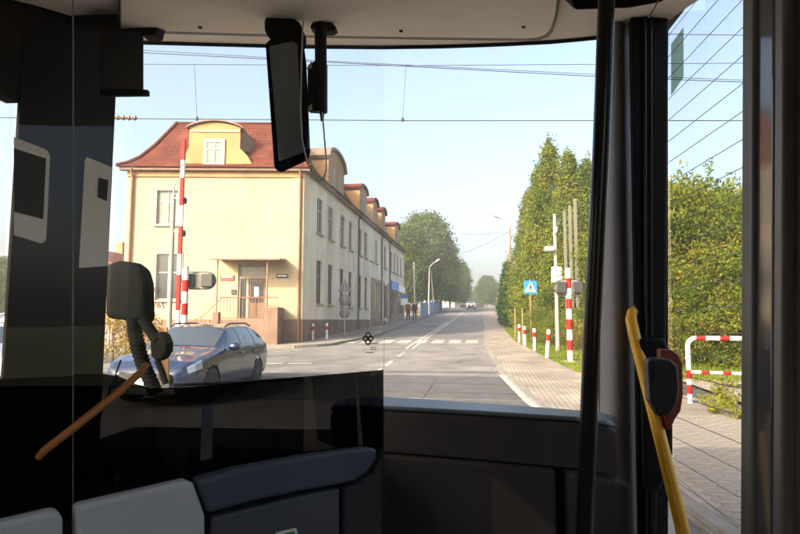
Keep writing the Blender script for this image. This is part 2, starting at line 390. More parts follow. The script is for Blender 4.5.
# ================================================================== GROUND, ROAD, PAVEMENTS
def pl(pts, extra=()):
    q = sorted([(gp(*p).y, gp(*p).x) for p in pts] + [(y, x) for x, y in extra])
    ys, xs = [a for a, b in q], [b for a, b in q]
    return lambda Y: float(np.interp(Y, ys, xs))
kerbR = pl([(481.8, 309.5), (482.8, 325), (485, 345), (500.5, 374), (532, 404)], [(1.75, 4), (2.0, -2), (2.0, -60), (-.75, 135), (-.8, 600)])
walkR = pl([(498, 323), (514.6, 343), (545, 360), (578, 376)], [(4.6, 9.6), (6.5, 8.0), (9, 3), (9, -60), (1.9, 70), (2.2, 135), (2.2, 600)])
KL0 = gp(337, 344.5)                       # left kerb bends here
kerbL = pl([(337, 344.5), (356, 341), (375, 337), (412, 323), (448, 308)], [(-8.6, 135), (-8.6, 600)])
def strip(name, fl_, fr_, y0, y1, dz, m, nx=1, uv=False, thick=0, parent=None):
    ys = [y0] + [y for y in YS if y0 < y < y1] + [y1]
    mb = MB(); n = len(ys); vs = []
    for y in ys:
        a, b = fl_(y), fr_(y)
        for i in range(nx + 1): vs.append((a + (b - a) * i / nx, y, h(y) + dz))
    fs = [(j * (nx + 1) + i, j * (nx + 1) + i + 1, (j + 1) * (nx + 1) + i + 1, (j + 1) * (nx + 1) + i) for j in range(n - 1) for i in range(nx)]
    mb.add(vs, fs)
    if thick:      # kerb faces down both sides and at the ends
        for i, flip in ((0, False), (nx, True)):
            top = [vs[j * (nx + 1) + i] for j in range(n)]; bot = [(x, y, z - thick) for x, y, z in top]
            fs2 = [((j, j + 1, n + j + 1, n + j) if flip else (j + 1, j, n + j, n + j + 1)) for j in range(n - 1)]
            mb.add(top + bot, fs2)
        for j in (0, n - 1):
            top = vs[j * (nx + 1):(j + 1) * (nx + 1)]; bot = [(x, y, z - thick) for x, y, z in top]
            mb.add([top[0], top[-1], bot[-1], bot[0]], [(0, 1, 2, 3) if j else (3, 2, 1, 0)])
    return mb.build(name, m, parent, uv=uv)
CO = lambda c: (lambda Y: c)
structure(strip("ground", CO(-450), CO(450), -60, 600, -.02, "ground", nx=2))
SIDE_Y = KL0.y
# carriageway: broad junction in front of the building, then the road up the hill
roadL = lambda Y: -60.0 if Y < SIDE_Y else kerbL(Y)
road = strip("road", roadL, lambda Y: kerbR(Y) if Y > 8 else kerbR(Y), -60, SIDE_Y, 0.0, "asphalt", nx=2)
structure(road)
road2 = strip("road_uphill", kerbL, kerbR, SIDE_Y, 600, .0, "asphalt", nx=2); structure(road2)
# right pavement with kerb
pr = strip("pavement_right", lambda Y: kerbR(Y) + .13, walkR, -60, 200, .10, "pavers", uv=True, thick=.12); structure(pr)
kr = strip("kerb_right", kerbR, lambda Y: kerbR(Y) + .126, -60, 200, .095, "kerb", thick=.12); structure(kr)
# left pavement in front of the house and along its side
A_ = D(128, 168, 27.2); C_ = D(305, 168, 27.4)
PA = Vector((A_.x, A_.y)); PC = Vector((C_.x, C_.y)); WX = PC.x
END_Y = onX(404, 300, WX).y
def pav_poly():
    pts = [gp(-60, 352), gp(128, 350), gp(200, 349), gp(262, 348.4), gp(295, 348), gp(315, 346.8), gp(327, 345.8), KL0]
    return [(p.x, p.y) for p in pts]
front = pav_poly()
mb = MB()
vs = []; N = len(front)
for x, y in front: vs.append((x, y, h(y) + .10))
for x, y in front: vs.append((x, y + 14 if y + 14 < 60 else y, h(y + 14) + .10))
for x, y in front: vs.append((x, y, h(y) - .05))
fs = [(i, i + 1, N + i + 1, N + i) for i in range(N - 1)] + [(i + 1, i, 2 * N + i, 2 * N + i + 1) for i in range(N - 1)]
# subdivide deep sheet following the slope
mb = MB()
for i in range(N - 1):
    (x0, y0), (x1, y1) = front[i], front[i + 1]
    K = 12
    for k in range(K):
        a0, a1 = 14 * k / K, 14 * (k + 1) / K
        q = [(x0, y0 + a0), (x1, y1 + a0), (x1, y1 + a1), (x0, y0 + a1)]
        mb.add([(x, y, h(y) + .105) for x, y in q], [(0, 1, 2, 3)])
structure(mb.build("pavement_front", "pavers", uv=True))
mb = MB()
for i in range(N - 1):
    (x0, y0), (x1, y1) = front[i], front[i + 1]; d = Vector((x1 - x0, y1 - y0)).normalized(); nrm = Vector((d.y, -d.x)) * .13
    mb.hexa([(x0 + nrm.x, y0 + nrm.y, h(y0) - .05), (x1 + nrm.x, y1 + nrm.y, h(y1) - .05), (x1, y1, h(y1) - .05), (x0, y0, h(y0) - .05)],
            [(x0 + nrm.x, y0 + nrm.y, h(y0) + .11), (x1 + nrm.x, y1 + nrm.y, h(y1) + .11), (x1, y1, h(y1) + .11), (x0, y0, h(y0) + .11)])
structure(mb.build("kerb_front", "kerb", uv=True))
structure(strip("pavement_left", lambda Y: min(WX - .3, kerbL(Y) - 1.6) if Y < END_Y else -11.5, lambda Y: kerbL(Y) - .13, SIDE_Y, 200, .108, "pavers", uv=True, thick=.1))
structure(strip("kerb_left", lambda Y: kerbL(Y) - .126, kerbL, SIDE_Y, 200, .112, "kerb", thick=.12))

# ---- level crossing: track across the road
TR0 = gp(590, 401); TR1 = gp(590, 384)
trk_y = lambda X, y0: y0 - .03 * (X - TR0.x)
def trackstrip(name, xa, xb, ya, yb, dz, m, parent=None, th=.0):
    n = max(1, int((xb - xa) / 1.0)); mb = MB()
    for i in range(n):
        x0, x1 = xa + (xb - xa) * i / n, xa + (xb - xa) * (i + 1) / n
        q = [(x0, trk_y(x0, ya)), (x1, trk_y(x1, ya)), (x1, trk_y(x1, yb)), (x0, trk_y(x0, yb))]
        mb.add([(x, y, h(y) + dz) for x, y in q], [(0, 1, 2, 3)])
    return mb.build(name, m, parent)
yA, yB = TR0.y - .3, TR1.y + .2
cross_ = structure(trackstrip("crossing_apron", -9, 1.0, yA - .5, yB + .9, .005, "asphalt_dark"))
structure(trackstrip("ballast_bed", 4.6, 60, yA - .6, yB + .6, .06, "ballast"))
structure(trackstrip("ballast_bed_left", -90, -14, yA - .6, yB + .6, .03, "ballast"))
gauge = [(yA + yB) / 2 - .72, (yA + yB) / 2 + .72]
pan_y = [(yA + .02, gauge[0] - .07), (gauge[0] + .08, gauge[1] - .08), (gauge[1] + .07, yB)]
for (p0, p1) in pan_y:
    for i in range(6):
        x0 = -12.8 + i * 2.9; x1 = x0 + 2.89
        if x1 > 4.6: continue
        mb = MB(); q = [(x0, p0), (x1, p0), (x1, p1), (x0, p1)]; zz = .022 + random.uniform(-.003, .003)
        q = [(x, trk_y(x, y)) for x, y in q]
        mb.hexa([(x, y, h(y) - .04) for x, y in q], [(x, y, h(y) + zz) for x, y in q]); mb.build("crossing_panel", "rubber_panel", cross_, bevel=.006)
for g in gauge:
    rl = MB()
    for i in range(30):
        x0, x1 = -90 + 5 * i, -85 + 5 * i
        for (w_, z0, z1) in ((.035, -.02, .03),):
            q = [(x0, g - w_), (x1, g - w_), (x1, g + w_), (x0, g + w_)]; q = [(x, trk_y(x, y)) for x, y in q]
            up = .10 if x0 >= 4.9 or x1 <= -13 else 0
            rl.hexa([(x, y, h(y) + z0) for x, y in q], [(x, y, h(y) + z1 + up) for x, y in q])
    ro = rl.build("rail", "rail"); ro["kind"] = "structure"
for i in range(22):
    x = 5.0 + i * .62; y = trk_y(x, (yA + yB) / 2); m_ = MB(); m_.box(x - .12, x + .12, y - 1.25, y + 1.25, h(y) + .02, h(y) + .085)
    structure(m_.build("sleeper", "sleeper", bevel=.01))

# ---- painted markings
def mark(pts, name="road_marking", lift=.008, mt="paint", parent=road):
    mb = MB(); mb.add([(p.x, p.y, h(p.y) + lift) for p in pts], [tuple(range(len(pts)))]); return mb.build(name, mt, parent)
def line(p, q, w_, seg=None, lift=.008, name="lane_line", mt="paint"):
    p, q = Vector(p).to_2d(), Vector(q).to_2d(); d = (q - p); L = d.length; d.normalize(); n = Vector((-d.y, d.x)) * w_ / 2
    K = max(1, int(L / 1.5)); mb = MB()
    for i in range(K):
        a, b = p + d * L * i / K, p + d * L * (i + 1) / K
        mb.add([(*(a + n), h((a + n).y) + lift), (*(a - n), h((a - n).y) + lift), (*(b - n), h((b - n).y) + lift), (*(b + n), h((b + n).y) + lift)], [(0, 1, 2, 3)])
    return mb.build(name, mt, road)
zY = gp(420, 342).y
zx = [gp(x, 342).x for x in (383, 408, 424, 440, 457, 474)]
for px in (353, 368, 387, 404, 421, 438, 455, 472):
    c = gp(px, 341.8); mark([Vector((c.x - .28, c.y - .95)), Vector((c.x + .28, c.y - .95)), Vector((c.x + .28, c.y + 1.05)), Vector((c.x - .28, c.y + 1.05))], "zebra_stripe")
for px in (396, 415): c = gp(px, 337.6); mark([Vector((c.x - .8, c.y - .15)), Vector((c.x + .8, c.y - .15)), Vector((c.x + .8, c.y + .15)), Vector((c.x - .8, c.y + .15))], "give_way_mark")
# double centre line uphill, single then dashes near
a0, a1 = gp(409, 349), gp(449, 322)
for dx in (-.13, .13): line((a0.x + dx, a0.y), (a1.x + dx, a1.y), .12)
line(gp(451, 321.5), gp(466, 309.5), .12)
for (p, q) in (((386, 366), (392, 361)), ((398, 357), (405, 352.5)), ((371, 376), (381, 369))): line(gp(*p), gp(*q), .13, name="lane_dash")
# stop line at junction mouth and kerb-side line
for (p, q) in (((178, 364), (208, 364)), ((214, 364.2), (250, 364.1)), ((258, 364), (283, 363.8)), ((288, 363.8), (312, 363.5))): line(gp(*p), gp(*q), .28, name="stop_line_dash")
for (p, q) in (((200, 356), (225, 354.6)), ((235, 354), (262, 352.4)), ((276, 352), (302, 350))): line(gp(*p), gp(*q), .13, name="edge_dash")
line(gp(503, 376), gp(531, 403.5), .24, lift=.03, name="edge_line")
line(gp(531, 403.5), gp(560, 425), .24, lift=.03, name="edge_line")
# patch seams in the tarmac
for (p, q, w_) in (((392, 352), (480, 351), .06), ((386, 372), (498, 372.5), .3), ((432, 333), (478, 331.5), .05)): line(gp(*p), gp(*q), w_, lift=.004, name="tar_seam", mt="asphalt_dark")

# ---- individual pavers of the footway outside the bus door
P0 = []
for j in range(0, 70):
    for i in range(0, 46):
        x = 1.95 + .203 * i * .5 * 2; y = 2.6 + j * .103 * 1.0
        x += (.1 if j % 2 else 0)
        P0.append((x, y))
vis = []
for (x, y) in P0:
    d_ = _M.transposed() @ (Vector((x, y, .1)) - CAM); px = CX + F * d_.x / -d_.z; py = CY - F * d_.y / -d_.z
    if 650 < px < 760 and 405 < py < 560 and kerbR(y) + .25 < x < walkR(y) - .1: vis.append((py, x, y))
vis.sort(reverse=True)
pm = MB(); pm.box(-.0985, .0985, -.0485, .0485, 0, .022)
p_proto = pm.build("paver", "paver", pr, bevel=.006); first = True
for n_, (py, x, y) in enumerate(vis[:300]):
    o = p_proto if n_ == 0 else p_proto.copy()
    if n_: COL.objects.link(o); o.parent = pr
    o.location = (x, y, h(y) + .088 + random.uniform(0, .004)); o.rotation_euler = (random.uniform(-.01, .01), random.uniform(-.01, .01), random.uniform(-.01, .01))
if len(vis) > 300:
    pm = MB()
    for py, x, y in vis[300:]: pm.box(x - .0985, x + .0985, y - .0485, y + .0485, h(y) + .09, h(y) + .112 + random.uniform(0, .003))
    o = pm.build("paver_field", "paver", pr, bevel=.006); o["kind"] = "stuff"

# ================================================================== CORNER BUILDING
BO = Vector((PC.x, PC.y, h(PC.y)))
EAVE = D(305, 169, 27.4).z
PB = Vector((WX, END_Y)); LEN = END_Y - PC.y; PD = PA + Vector((0, LEN))
bld = thing("corner_building", "long two-storey corner building, yellow gable end with porch, grey road side, red mansard roof", "building", BO)
def bb(mb, name, m, parent=None, **k): return mb.build(name, m, parent or bld, off=tuple(BO), **k)
def facuv(px, py, p0, p1, n=0.0):      # pixel -> (distance along the wall, height) on the wall pushed out by n
    d = (p1 - p0).normalized(); nr = Vector((d.y, -d.x)); p = p0 + nr * n; r = ray(px, py)
    den = r.x * nr.x + r.y * nr.y; t = (p.x * nr.x + p.y * nr.y) / den; q = CAM + r * t
    return (Vector((q.x, q.y)) - p).dot(d), q.z
class Fac:
    def __init__(s, p0, p1): s.p0, s.p1 = p0, p1; s.d = (p1 - p0).normalized(); s.n = Vector((s.d.y, -s.d.x)); s.L = (p1 - p0).length
    def P(s, u, n, z): q = s.p0 + s.d * u + s.n * n; return Vector((q.x, q.y, z))
    def box(s, mb, u0, u1, n0, n1, z0, z1, mi=0):
        return mb.hexa([s.P(u0, n1, z0), s.P(u1, n1, z0), s.P(u1, n0, z0), s.P(u0, n0, z0)], [s.P(u0, n1, z1), s.P(u1, n1, z1), s.P(u1, n0, z1), s.P(u0, n0, z1)], mi)
    def px(s, x, y, n=0): return facuv(x, y, s.p0, s.p1, n)
FF = Fac(PA, PC); SF = Fac(PC, PB)
def wall(fc, z0, z1, holes, reveal, name, m, u0=0, u1=None):
    u1 = fc.L if u1 is None else u1
    us = sorted({u0, u1, *[x for hh in holes for x in hh[:2]]}); zs = sorted({z0, z1, *[x for hh in holes for x in hh[2:4]]})
    mb = MB()
    for i in range(len(us) - 1):
        for j in range(len(zs) - 1):
            cu, cz = (us[i] + us[i + 1]) / 2, (zs[j] + zs[j + 1]) / 2
            if any(a < cu < b and c < cz < d for a, b, c, d in holes): continue
            mb.add([fc.P(us[i], 0, zs[j]), fc.P(us[i + 1], 0, zs[j]), fc.P(us[i + 1], 0, zs[j + 1]), fc.P(us[i], 0, zs[j + 1])], [(0, 1, 2, 3)])
    for a, b, c, d in holes:
        o_, i_ = [fc.P(*q) for q in ((a, 0, c), (b, 0, c), (b, 0, d), (a, 0, d))], [fc.P(*q) for q in ((a, -reveal, c), (b, -reveal, c), (b, -reveal, d), (a, -reveal, d))]
        mb.add(o_ + i_, [(0, 4, 5, 1), (1, 5, 6, 2), (2, 6, 7, 3), (3, 7, 4, 0)])
    return bb(mb, name, m)
def window(fc, a, b, c, d, dep, pane="pane_curtain", fr="frame_white", sill=True, split=.68, surround=False, parent=None):
    mb = MB(); t = .06; n0, n1 = -dep, -dep + .05
    fc.box(mb, a, a + t, n0, n1, c, d); fc.box(mb, b - t, b, n0, n1, c, d); fc.box(mb, a + t, b - t, n0, n1, c, c + t); fc.box(mb, a + t, b - t, n0, n1, d - t, d)
    mid = (a + b) / 2; fc.box(mb, mid - .035, mid + .035, n0 + .002, n1 + .004, c + t, d - t)
    if split: zt = c + (d - c) * split; fc.box(mb, a + t, mid - .035, n0 + .002, n1 - .004, zt - .03, zt + .03); fc.box(mb, mid + .035, b - t, n0 + .002, n1 - .004, zt - .03, zt + .03)
    w_ = bb(mb, "window", fr, parent)
    lvl = w_ if parent is None else parent
    pm_ = MB(); pm_.add([fc.P(a + .01, n0 + .015, c + .01), fc.P(b - .01, n0 + .015, c + .01), fc.P(b - .01, n0 + .015, d - .01), fc.P(a + .01, n0 + .015, d - .01)], [(0, 1, 2, 3)])
    bb(pm_, "pane", pane, lvl)
    if sill:
        sm_ = MB(); fc.box(sm_, a - .1, b + .1, -dep + .05, .10, c - .09, c - .002); bb(sm_, "sill", "sill", lvl)
    if surround:
        sm_ = MB()
        for q in ((a - .12, a, c, d + .12), (b, b + .12, c, d + .12), (a, b, d, d + .12)): fc.box(sm_, q[0], q[1], -.01, .03, q[2], q[3])
        bb(sm_, "surround", "sill", lvl)
    return w_
z_pl = FF.px(290, 319.5)[1]; zb = -.4
# front wall
def rect(fc, x0, x1, y0, y1, n=0): (a, d), (b, c) = fc.px(x0, y0, n), fc.px(x1, y1, n); return (a, b, c, d)
w1 = rect(FF, 157.5, 177, 190.5, 224.5); w2 = rect(FF, 157, 179, 254, 300); dr = rect(FF, 238.5, 267, 264, 318)
dr = (dr[0], dr[1], z_pl + .02, dr[3])
wall(FF, z_pl, EAVE, [w1, w2, dr], .2, "front_wall", "stucco_yellow")
wall(FF, zb, z_pl - .005, [], .2, "front_plinth", "stucco_plinth")
window(FF, *w1, .13, "pane_curtain", surround=True); window(FF, *w2, .13, "pane_dark", split=.6, surround=True)
# corner strip, slightly proud, and string courses
mb = MB(); FF.box(mb, FF.L - .55, FF.L - .02, .0, .03, z_pl + .01, EAVE - .02); bb(mb, "corner_strip", "stucco_yellow")
# side wall windows
up_px = [319.5, 330.7, 342.5, 350.5, 360.3, 365.8, 371.6, 376.4, 385.2, 391.4, 394.6, 397.6, 400.8]
gr_px = [319.5, 330.7, 342.2, 350.5, 360.2, 366.2]
def sy(px): return SF.px(px, 250)[0]
zu0, zu1 = SF.px(320, 234)[1], SF.px(320, 199)[1]; zg0, zg1 = SF.px(320, 304)[1], SF.px(320, 261)[1]
holes_u = [(sy(p) - .52, sy(p) + .52, zu0, zu1) for p in up_px]; holes_g = [(sy(p) - .48, sy(p) + .48, zg0, zg1) for p in gr_px]
u_sh = sy(370.6)
shop_z = zg1 + .15
shop_holes = [(sy(374.6), sy(380.2), zg0 - .2, zg1 - .1), (sy(384.2), sy(387.3), SF.px(386, 321)[1] + .25, zg1 - .1), (sy(390.3), sy(394.6), zg0 - .3, zg1 - .4), (sy(395.2), sy(396.6), h(END_Y - 6) + .2, zg1 - .4), (sy(397.2), sy(402.2), zg0 - .2, zg1 - .4)]
wall(SF, z_pl, EAVE, [q for q in holes_u + holes_g if q[1] < u_sh], .17, "side_wall", "stucco_grey", 0, u_sh)
wall(SF, zb, EAVE, [q for q in holes_u if q[0] > u_sh] + shop_holes, .2, "shop_wall", "stucco_grey", u_sh + .001, SF.L)
wall(SF, zb, z_pl - .005, [], .2, "side_plinth", "stucco_plinth", 0, u_sh)
random.seed(11)
for q in holes_u: window(SF, *q, .12, random.choice(["pane_curtain", "pane_dark", "pane_dark"]), split=.66)
for q in holes_g: window(SF, *q, .12, random.choice(["pane_dark", "pane_dark", "pane_curtain"]), fr="frame_dark", split=.66)
for i, q in enumerate(shop_holes): window(SF, *q, .1, "pane_poster" if i == 0 else "pane_dark", fr="frame_dark", sill=False, split=0)
# brown cladding round the shop fronts: pieces beside the openings
def clad(a, b, c, d): mb = MB(); SF.box(mb, a, b, .0, .05, c, d); bb(mb, "shop_cladding", "shop_brown")
s0 = shop_holes[0]; zb2 = h(PC.y + s0[0]) + .1
clad(sy(371.2), s0[0] - .02, zb2, shop_z); clad(s0[1] + .02, sy(381.6), zb2, shop_z); clad(s0[0] - .02, s0[1] + .02, s0[3], shop_z); clad(s0[0] - .02, s0[1] + .02, zb2, s0[2])
s1 = shop_holes[1]; clad(sy(383.6), s1[0], h(PC.y + s1[0]) + .1, shop_z); clad(s1[1], sy(388), h(PC.y + s1[0]) + .1, shop_z)
s2, s3, s4 = shop_holes[2:]; zc = h(PC.y + s2[0]) + .1
clad(sy(389.6), s2[0], zc, zg1 - .35); clad(s2[1], s3[0], zc, zg1 - .35); clad(s3[1], s4[0], zc, zg1 - .35); clad(s4[1], sy(403.2), zc, zg1 - .35); clad(s2[0], s2[1], zc, s2[2]); clad(s4[0], s4[1], zc, s4[2])
mb = MB(); SF.box(mb, sy(389.6), sy(396.8), .06, .2, zg1 - .3, zg1 + .5); bb(mb, "shop_sign", "blue_sign")
mb = MB(); SF.box(mb, sy(397.2), sy(403.2), .06, .2, zg1 - .3, zg1 + .35); bb(mb, "shop_sign", "sign_white")
mb = MB(); SF.box(mb, s0[0], s0[1], .05, .5, zb2 + .02, zb2 + .35); bb(mb, "shop_step", "stucco_plinth")
# cornices, gutters and downpipes
mb = MB(); FF.box(mb, -.3, FF.L + .3, .0, .28, EAVE - .16, EAVE - .02); bb(mb, "front_cornice", "trim_brown", bevel=.03)
mb = MB(); SF.box(mb, .02, SF.L + .2, .0, .26, EAVE - .16, EAVE - .02); bb(mb, "side_cornice", "trim_brown", bevel=.03)
mb = MB(); FF.box(mb, 0, FF.L, .0, .07, EAVE - .42, EAVE - .18); bb(mb, "frieze", "stucco_ochre")
for (fc, px, n) in ((FF, 130.3, .09), (FF, 299.7, .09), (SF, 357.3, .1), (SF, 380.8, .1), (SF, 389, .1)):
    u = fc.px(px, 250)[0]; gz = h(fc.P(u, 0, 0).y)
    mb = MB(); mb.tube([fc.P(u, .3, EAVE - .1), fc.P(u, n, EAVE - .45), fc.P(u, n, gz + .1)], .055, 8); bb(mb, "downpipe", "gutter" if fc is FF else "metal_dark")
# mansard roof with a flared foot
ROOF_H = 2.75; INS = 1.75
def rim(ins, z):
    o = -.38 + ins
    a = FF.P(o, -o, z); c = FF.P(FF.L - o, -o, z); c.x = WX - o
    b = Vector((WX - o, END_Y - .2, z)); d = Vector((a.x, END_Y - .2, z)); return [a, c, b, d]
prof = [(0, 0), (.35, .22), (.75, .6), (1.25, 1.35), (INS + .25, ROOF_H)]
mb = MB()
for i in range(len(prof) - 1):
    r0, r1 = rim(prof[i][0], EAVE + prof[i][1]), rim(prof[i + 1][0], EAVE + prof[i + 1][1])
    for k in range(4): mb.add([r0[k], r0[(k + 1) % 4], r1[(k + 1) % 4], r1[k]], [(0, 1, 2, 3)])
rt = rim(prof[-1][0], EAVE + ROOF_H); rd = rim(3.6, EAVE + ROOF_H + .55)
for k in range(4): mb.add([rt[k], rt[(k + 1) % 4], rd[(k + 1) % 4], rd[k]], [(0, 1, 2, 3)])
mb.add(rd, [(0, 1, 2, 3)])
rf = bb(mb, "roof", "roof_tile", uv=True)
rb = rim(0, EAVE - .012); mb = MB(); mb.add(rb, [(3, 2, 1, 0)]); bb(mb, "roof_soffit", "trim_brown", rf)
for k in (0, 1, 3):      # hip tiles
    pts = [rim(a, EAVE + b)[k] + Vector((0, 0, .03)) for a, b in prof]; mb = MB(); mb.tube(pts, .09, 8); bb(mb, "hip_ridge", "roof_tile", rf, uv=True)
mb = MB(); mb.tube([rt[0], rt[1]], .07, 8); bb(mb, "ridge_roll", "roof_tile", rf, uv=True)
# chimneys on the roof
for (u, n) in ((6, -4.2), (17, -4), (27, -4)):
    mb = MB(); SF.box(mb, u, u + .7, n - .5, n, EAVE + ROOF_H - .4, EAVE + ROOF_H + 1.0); SF.box(mb, u - .06, u + .76, n - .56, n + .06, EAVE + ROOF_H + 1.0, EAVE + ROOF_H + 1.12); bb(mb, "chimney", "rust", rf)
# snow guard rail on the front slope
for (x0, x1) in ((138, 178), (253, 268)):
    (ua, za), (ub, zb_) = FF.px(x0, 163, -.45), FF.px(x1, 163, -.45); mb = MB()
    for dz in (0, .12): mb.tube([FF.P(ua, -.32, za + dz), FF.P(ub, -.32, za + dz)], .018, 6)
    k = ua
    while k < ub: mb.tube([FF.P(k, -.35, za - .25), FF.P(k, -.32, za + .16)], .014, 5); k += .6
    bb(mb, "snow_guard", "gutter", rf)
# front dormer: flared wall with a segmental arch
dz0 = EAVE + .02
def fq(px, py): u, z = FF.px(px, py); return (u, z)
L0, L1, Rr0, Rr1 = fq(180.5, 168)[0], fq(189, 150), fq(251.5, 168)[0], fq(240, 150)
zt_s, zt_m = fq(200, 127.5)[1], fq(215, 122.3)[1]
prof_l = [(L0 - .1, dz0), (L0 + .02, dz0 + .28), (L0 + .18, dz0 + .6), (L1[0], L1[1] + .1)]
prof_r = [(Rr0 + .1, dz0), (Rr0 - .02, dz0 + .28), (Rr0 - .2, dz0 + .6), (Rr1[0], L1[1] + .1)]
arc = []
for i in range(13):
    t = i / 12; u = L1[0] + (Rr1[0] - L1[0]) * t; arc.append((u, zt_s + (zt_m - zt_s) * (1 - (2 * t - 1) ** 2)))
poly = prof_l + arc + prof_r[::-1]
wd = rect(FF, 206.3, 222.8, 141, 164.6)
mb = MB(); mb.prism([FF.P(u, .02, z) for u, z in poly][::-1], Vector((-FF.n.x * 2.4, -FF.n.y * 2.4, 0)))
dm = bb(mb, "front_dormer", "stucco_ochre", recalc=True)
mb = MB(); ov = [(L1[0] - .12, zt_s - .06)] + [(u, z + .04) for u, z in arc] + [(Rr1[0] + .12, zt_s - .06)]
inn = [(u, z + .07 if 0 < i < len(ov) - 1 else z + .07) for i, (u, z) in enumerate(ov)]
mb.prism([FF.P(u, .16, z) for u, z in ov + inn[::-1]], Vector((-FF.n.x * 2.7, -FF.n.y * 2.7, 0))); bb(mb, "arch_roof", "trim_brown", dm, recalc=True)
mb = MB(); FF.box(mb, L1[0] + .02, Rr1[0] - .02, .02, .06, fq(200, 132)[1], fq(200, 131)[1] + .05); bb(mb, "string_course", "sill", dm)
a, b, c, d = wd
mb = MB(); t = .06
for q in ((a, a + t, c, d), (b - t, b, c, d), (a + t, b - t, c, c + t), (a + t, b - t, d - t, d), ((a + b) / 2 - .04, (a + b) / 2 + .04, c + t, d - t), (a + t, (a + b) / 2 - .04, c + (d - c) * .62, c + (d - c) * .62 + .05), ((a + b) / 2 + .04, b - t, c + (d - c) * .62, c + (d - c) * .62 + .05)): FF.box(mb, q[0], q[1], .02, .07, q[2], q[3])
for q in ((a - .09, a, c - .09, d + .09), (b, b + .09, c - .09, d + .09), (a, b, d, d + .09), (a, b, c - .09, c)): FF.box(mb, q[0], q[1], .02, .09, q[2], q[3])
bb(mb, "window", "frame_white", dm)
mb = MB(); mb.add([FF.P(a, .035, c), FF.P(b, .035, c), FF.P(b, .035, d), FF.P(a, .035, d)], [(0, 1, 2, 3)]); bb(mb, "pane", "pane_curtain", dm)
# right cheek of the dormer: little sloped roof
mb = MB(); mb.prism([FF.P(Rr1[0] + .02, -.2, L1[1]), FF.P(Rr1[0] + .02, -.2, zt_s), FF.P(Rr1[0] + .75, -1.3, zt_s - .75)], Vector((-FF.n.x, -FF.n.y, 0)) * 1.0); bb(mb, "cheek_roof", "trim_brown", dm, recalc=True)
# road-side dormers
def side_dormer(pa, pb, ztop, roofm, big):
    u0, u1 = sy(pa), sy(pb); mid = (u0 + u1) / 2; n = 14; arc = []
    zs_ = ztop - (.75 if big else .35)
    for i in range(n + 1):
        t = i / n; arc.append((u0 + (u1 - u0) * t, zs_ + (ztop - zs_) * math.sqrt(max(0, 1 - (2 * t - 1) ** 2))))
    poly = [(u0, EAVE - .1)] + arc + [(u1, EAVE - .1)]
    mb = MB(); mb.prism([SF.P(u, .03, z) for u, z in poly][::-1], Vector((-2.6, 0, 0)))
    dd = bb(mb, "side_dormer", "stucco_ochre", recalc=True)
    mb = MB(); o1 = [(u0 - .12, zs_ - .02)] + [(u + (u - mid) * .06, z + .03) for u, z in arc] + [(u1 + .12, zs_ - .02)]
    o2 = [(u + (u - mid) * .08, z + .14) for u, z in o1]
    mb.prism([SF.P(u, .18, z) for u, z in o1 + o2[::-1]], Vector((-2.9, 0, 0))); bb(mb, "barrel_roof", roofm, dd, recalc=True, uv=True)
    ws = ((mid - .85, mid - .35), (mid + .35, mid + .85)) if big else ((mid - .4, mid + .4),)
    for a, b in ws:
        c, d = EAVE + .35, EAVE + 1.3; mb = MB()
        for q in ((a, a + .05, c, d), (b - .05, b, c, d), (a + .05, b - .05, c, c + .05), (a + .05, b - .05, d - .05, d), ((a + b) / 2 - .025, (a + b) / 2 + .025, c + .05, d - .05)): SF.box(mb, q[0], q[1], .03, .09, q[2], q[3])
        bb(mb, "window", "frame_white", dd)
        mb = MB(); mb.add([SF.P(a, .045, c), SF.P(b, .045, c), SF.P(b, .045, d), SF.P(a, .045, d)], [(0, 1, 2, 3)]); bb(mb, "pane", "pane_dark", dd)
        mb = MB(); SF.box(mb, a - .06, b + .06, .03, .13, c - .07, c - .002); bb(mb, "sill", "sill", dd)
side_dormer(327, 343, onX(333, 150, WX).z, "trim_brown", True)
for pa, pb in ((359, 366), (372.4, 376.9), (381, 385), (394.6, 398.7)): side_dormer(pa, pb, onX(362, 186.5, WX).z, "roof_tile", False)
# back and left walls
mb = MB()
for p, q in ((PB, PD), (PD, PA)): mb.add([(p.x, p.y, zb), (q.x, q.y, zb), (q.x, q.y, EAVE), (p.x, p.y, EAVE)], [(0, 1, 2, 3)])
bb(mb, "rear_wall", "stucco_grey")
# ---- porch (parts of the building)
pu0, pu1 = FF.px(219, 320, 1.35)[0], FF.px(265, 320, 1.35)[0]; pz = FF.px(240, 319.5, 1.35)[1]; gz = h(PC.y - 1.5)
pu2 = FF.px(278, 320, 1.35)[0]
mb = MB(); FF.box(mb, pu0, pu1, .0, 1.35, zb, pz); bb(mb, "porch_platform", "stucco_plinth", bevel=.02)
mb = MB(); FF.box(mb, pu1 + .005, pu2, .0, 1.42, zb, FF.px(270, 307, 1.4)[1]); bb(mb, "porch_pier", "stucco_plinth", bevel=.02)
mb = MB(); FF.box(mb, pu0 - .28, pu0 - .005, 1.05, 1.42, zb, FF.px(218, 312, 1.4)[1]); bb(mb, "porch_pier", "stucco_plinth", bevel=.02)
for i in range(6):      # steps going down to the left
    mb = MB(); zt = pz - (i + 1) * (pz - gz) / 7; FF.box(mb, pu0 - .3 * (i + 1) - .005, pu0 - .3 * i - .005, .0, 1.03, zb, zt); bb(mb, "step", "concrete", bevel=.01)
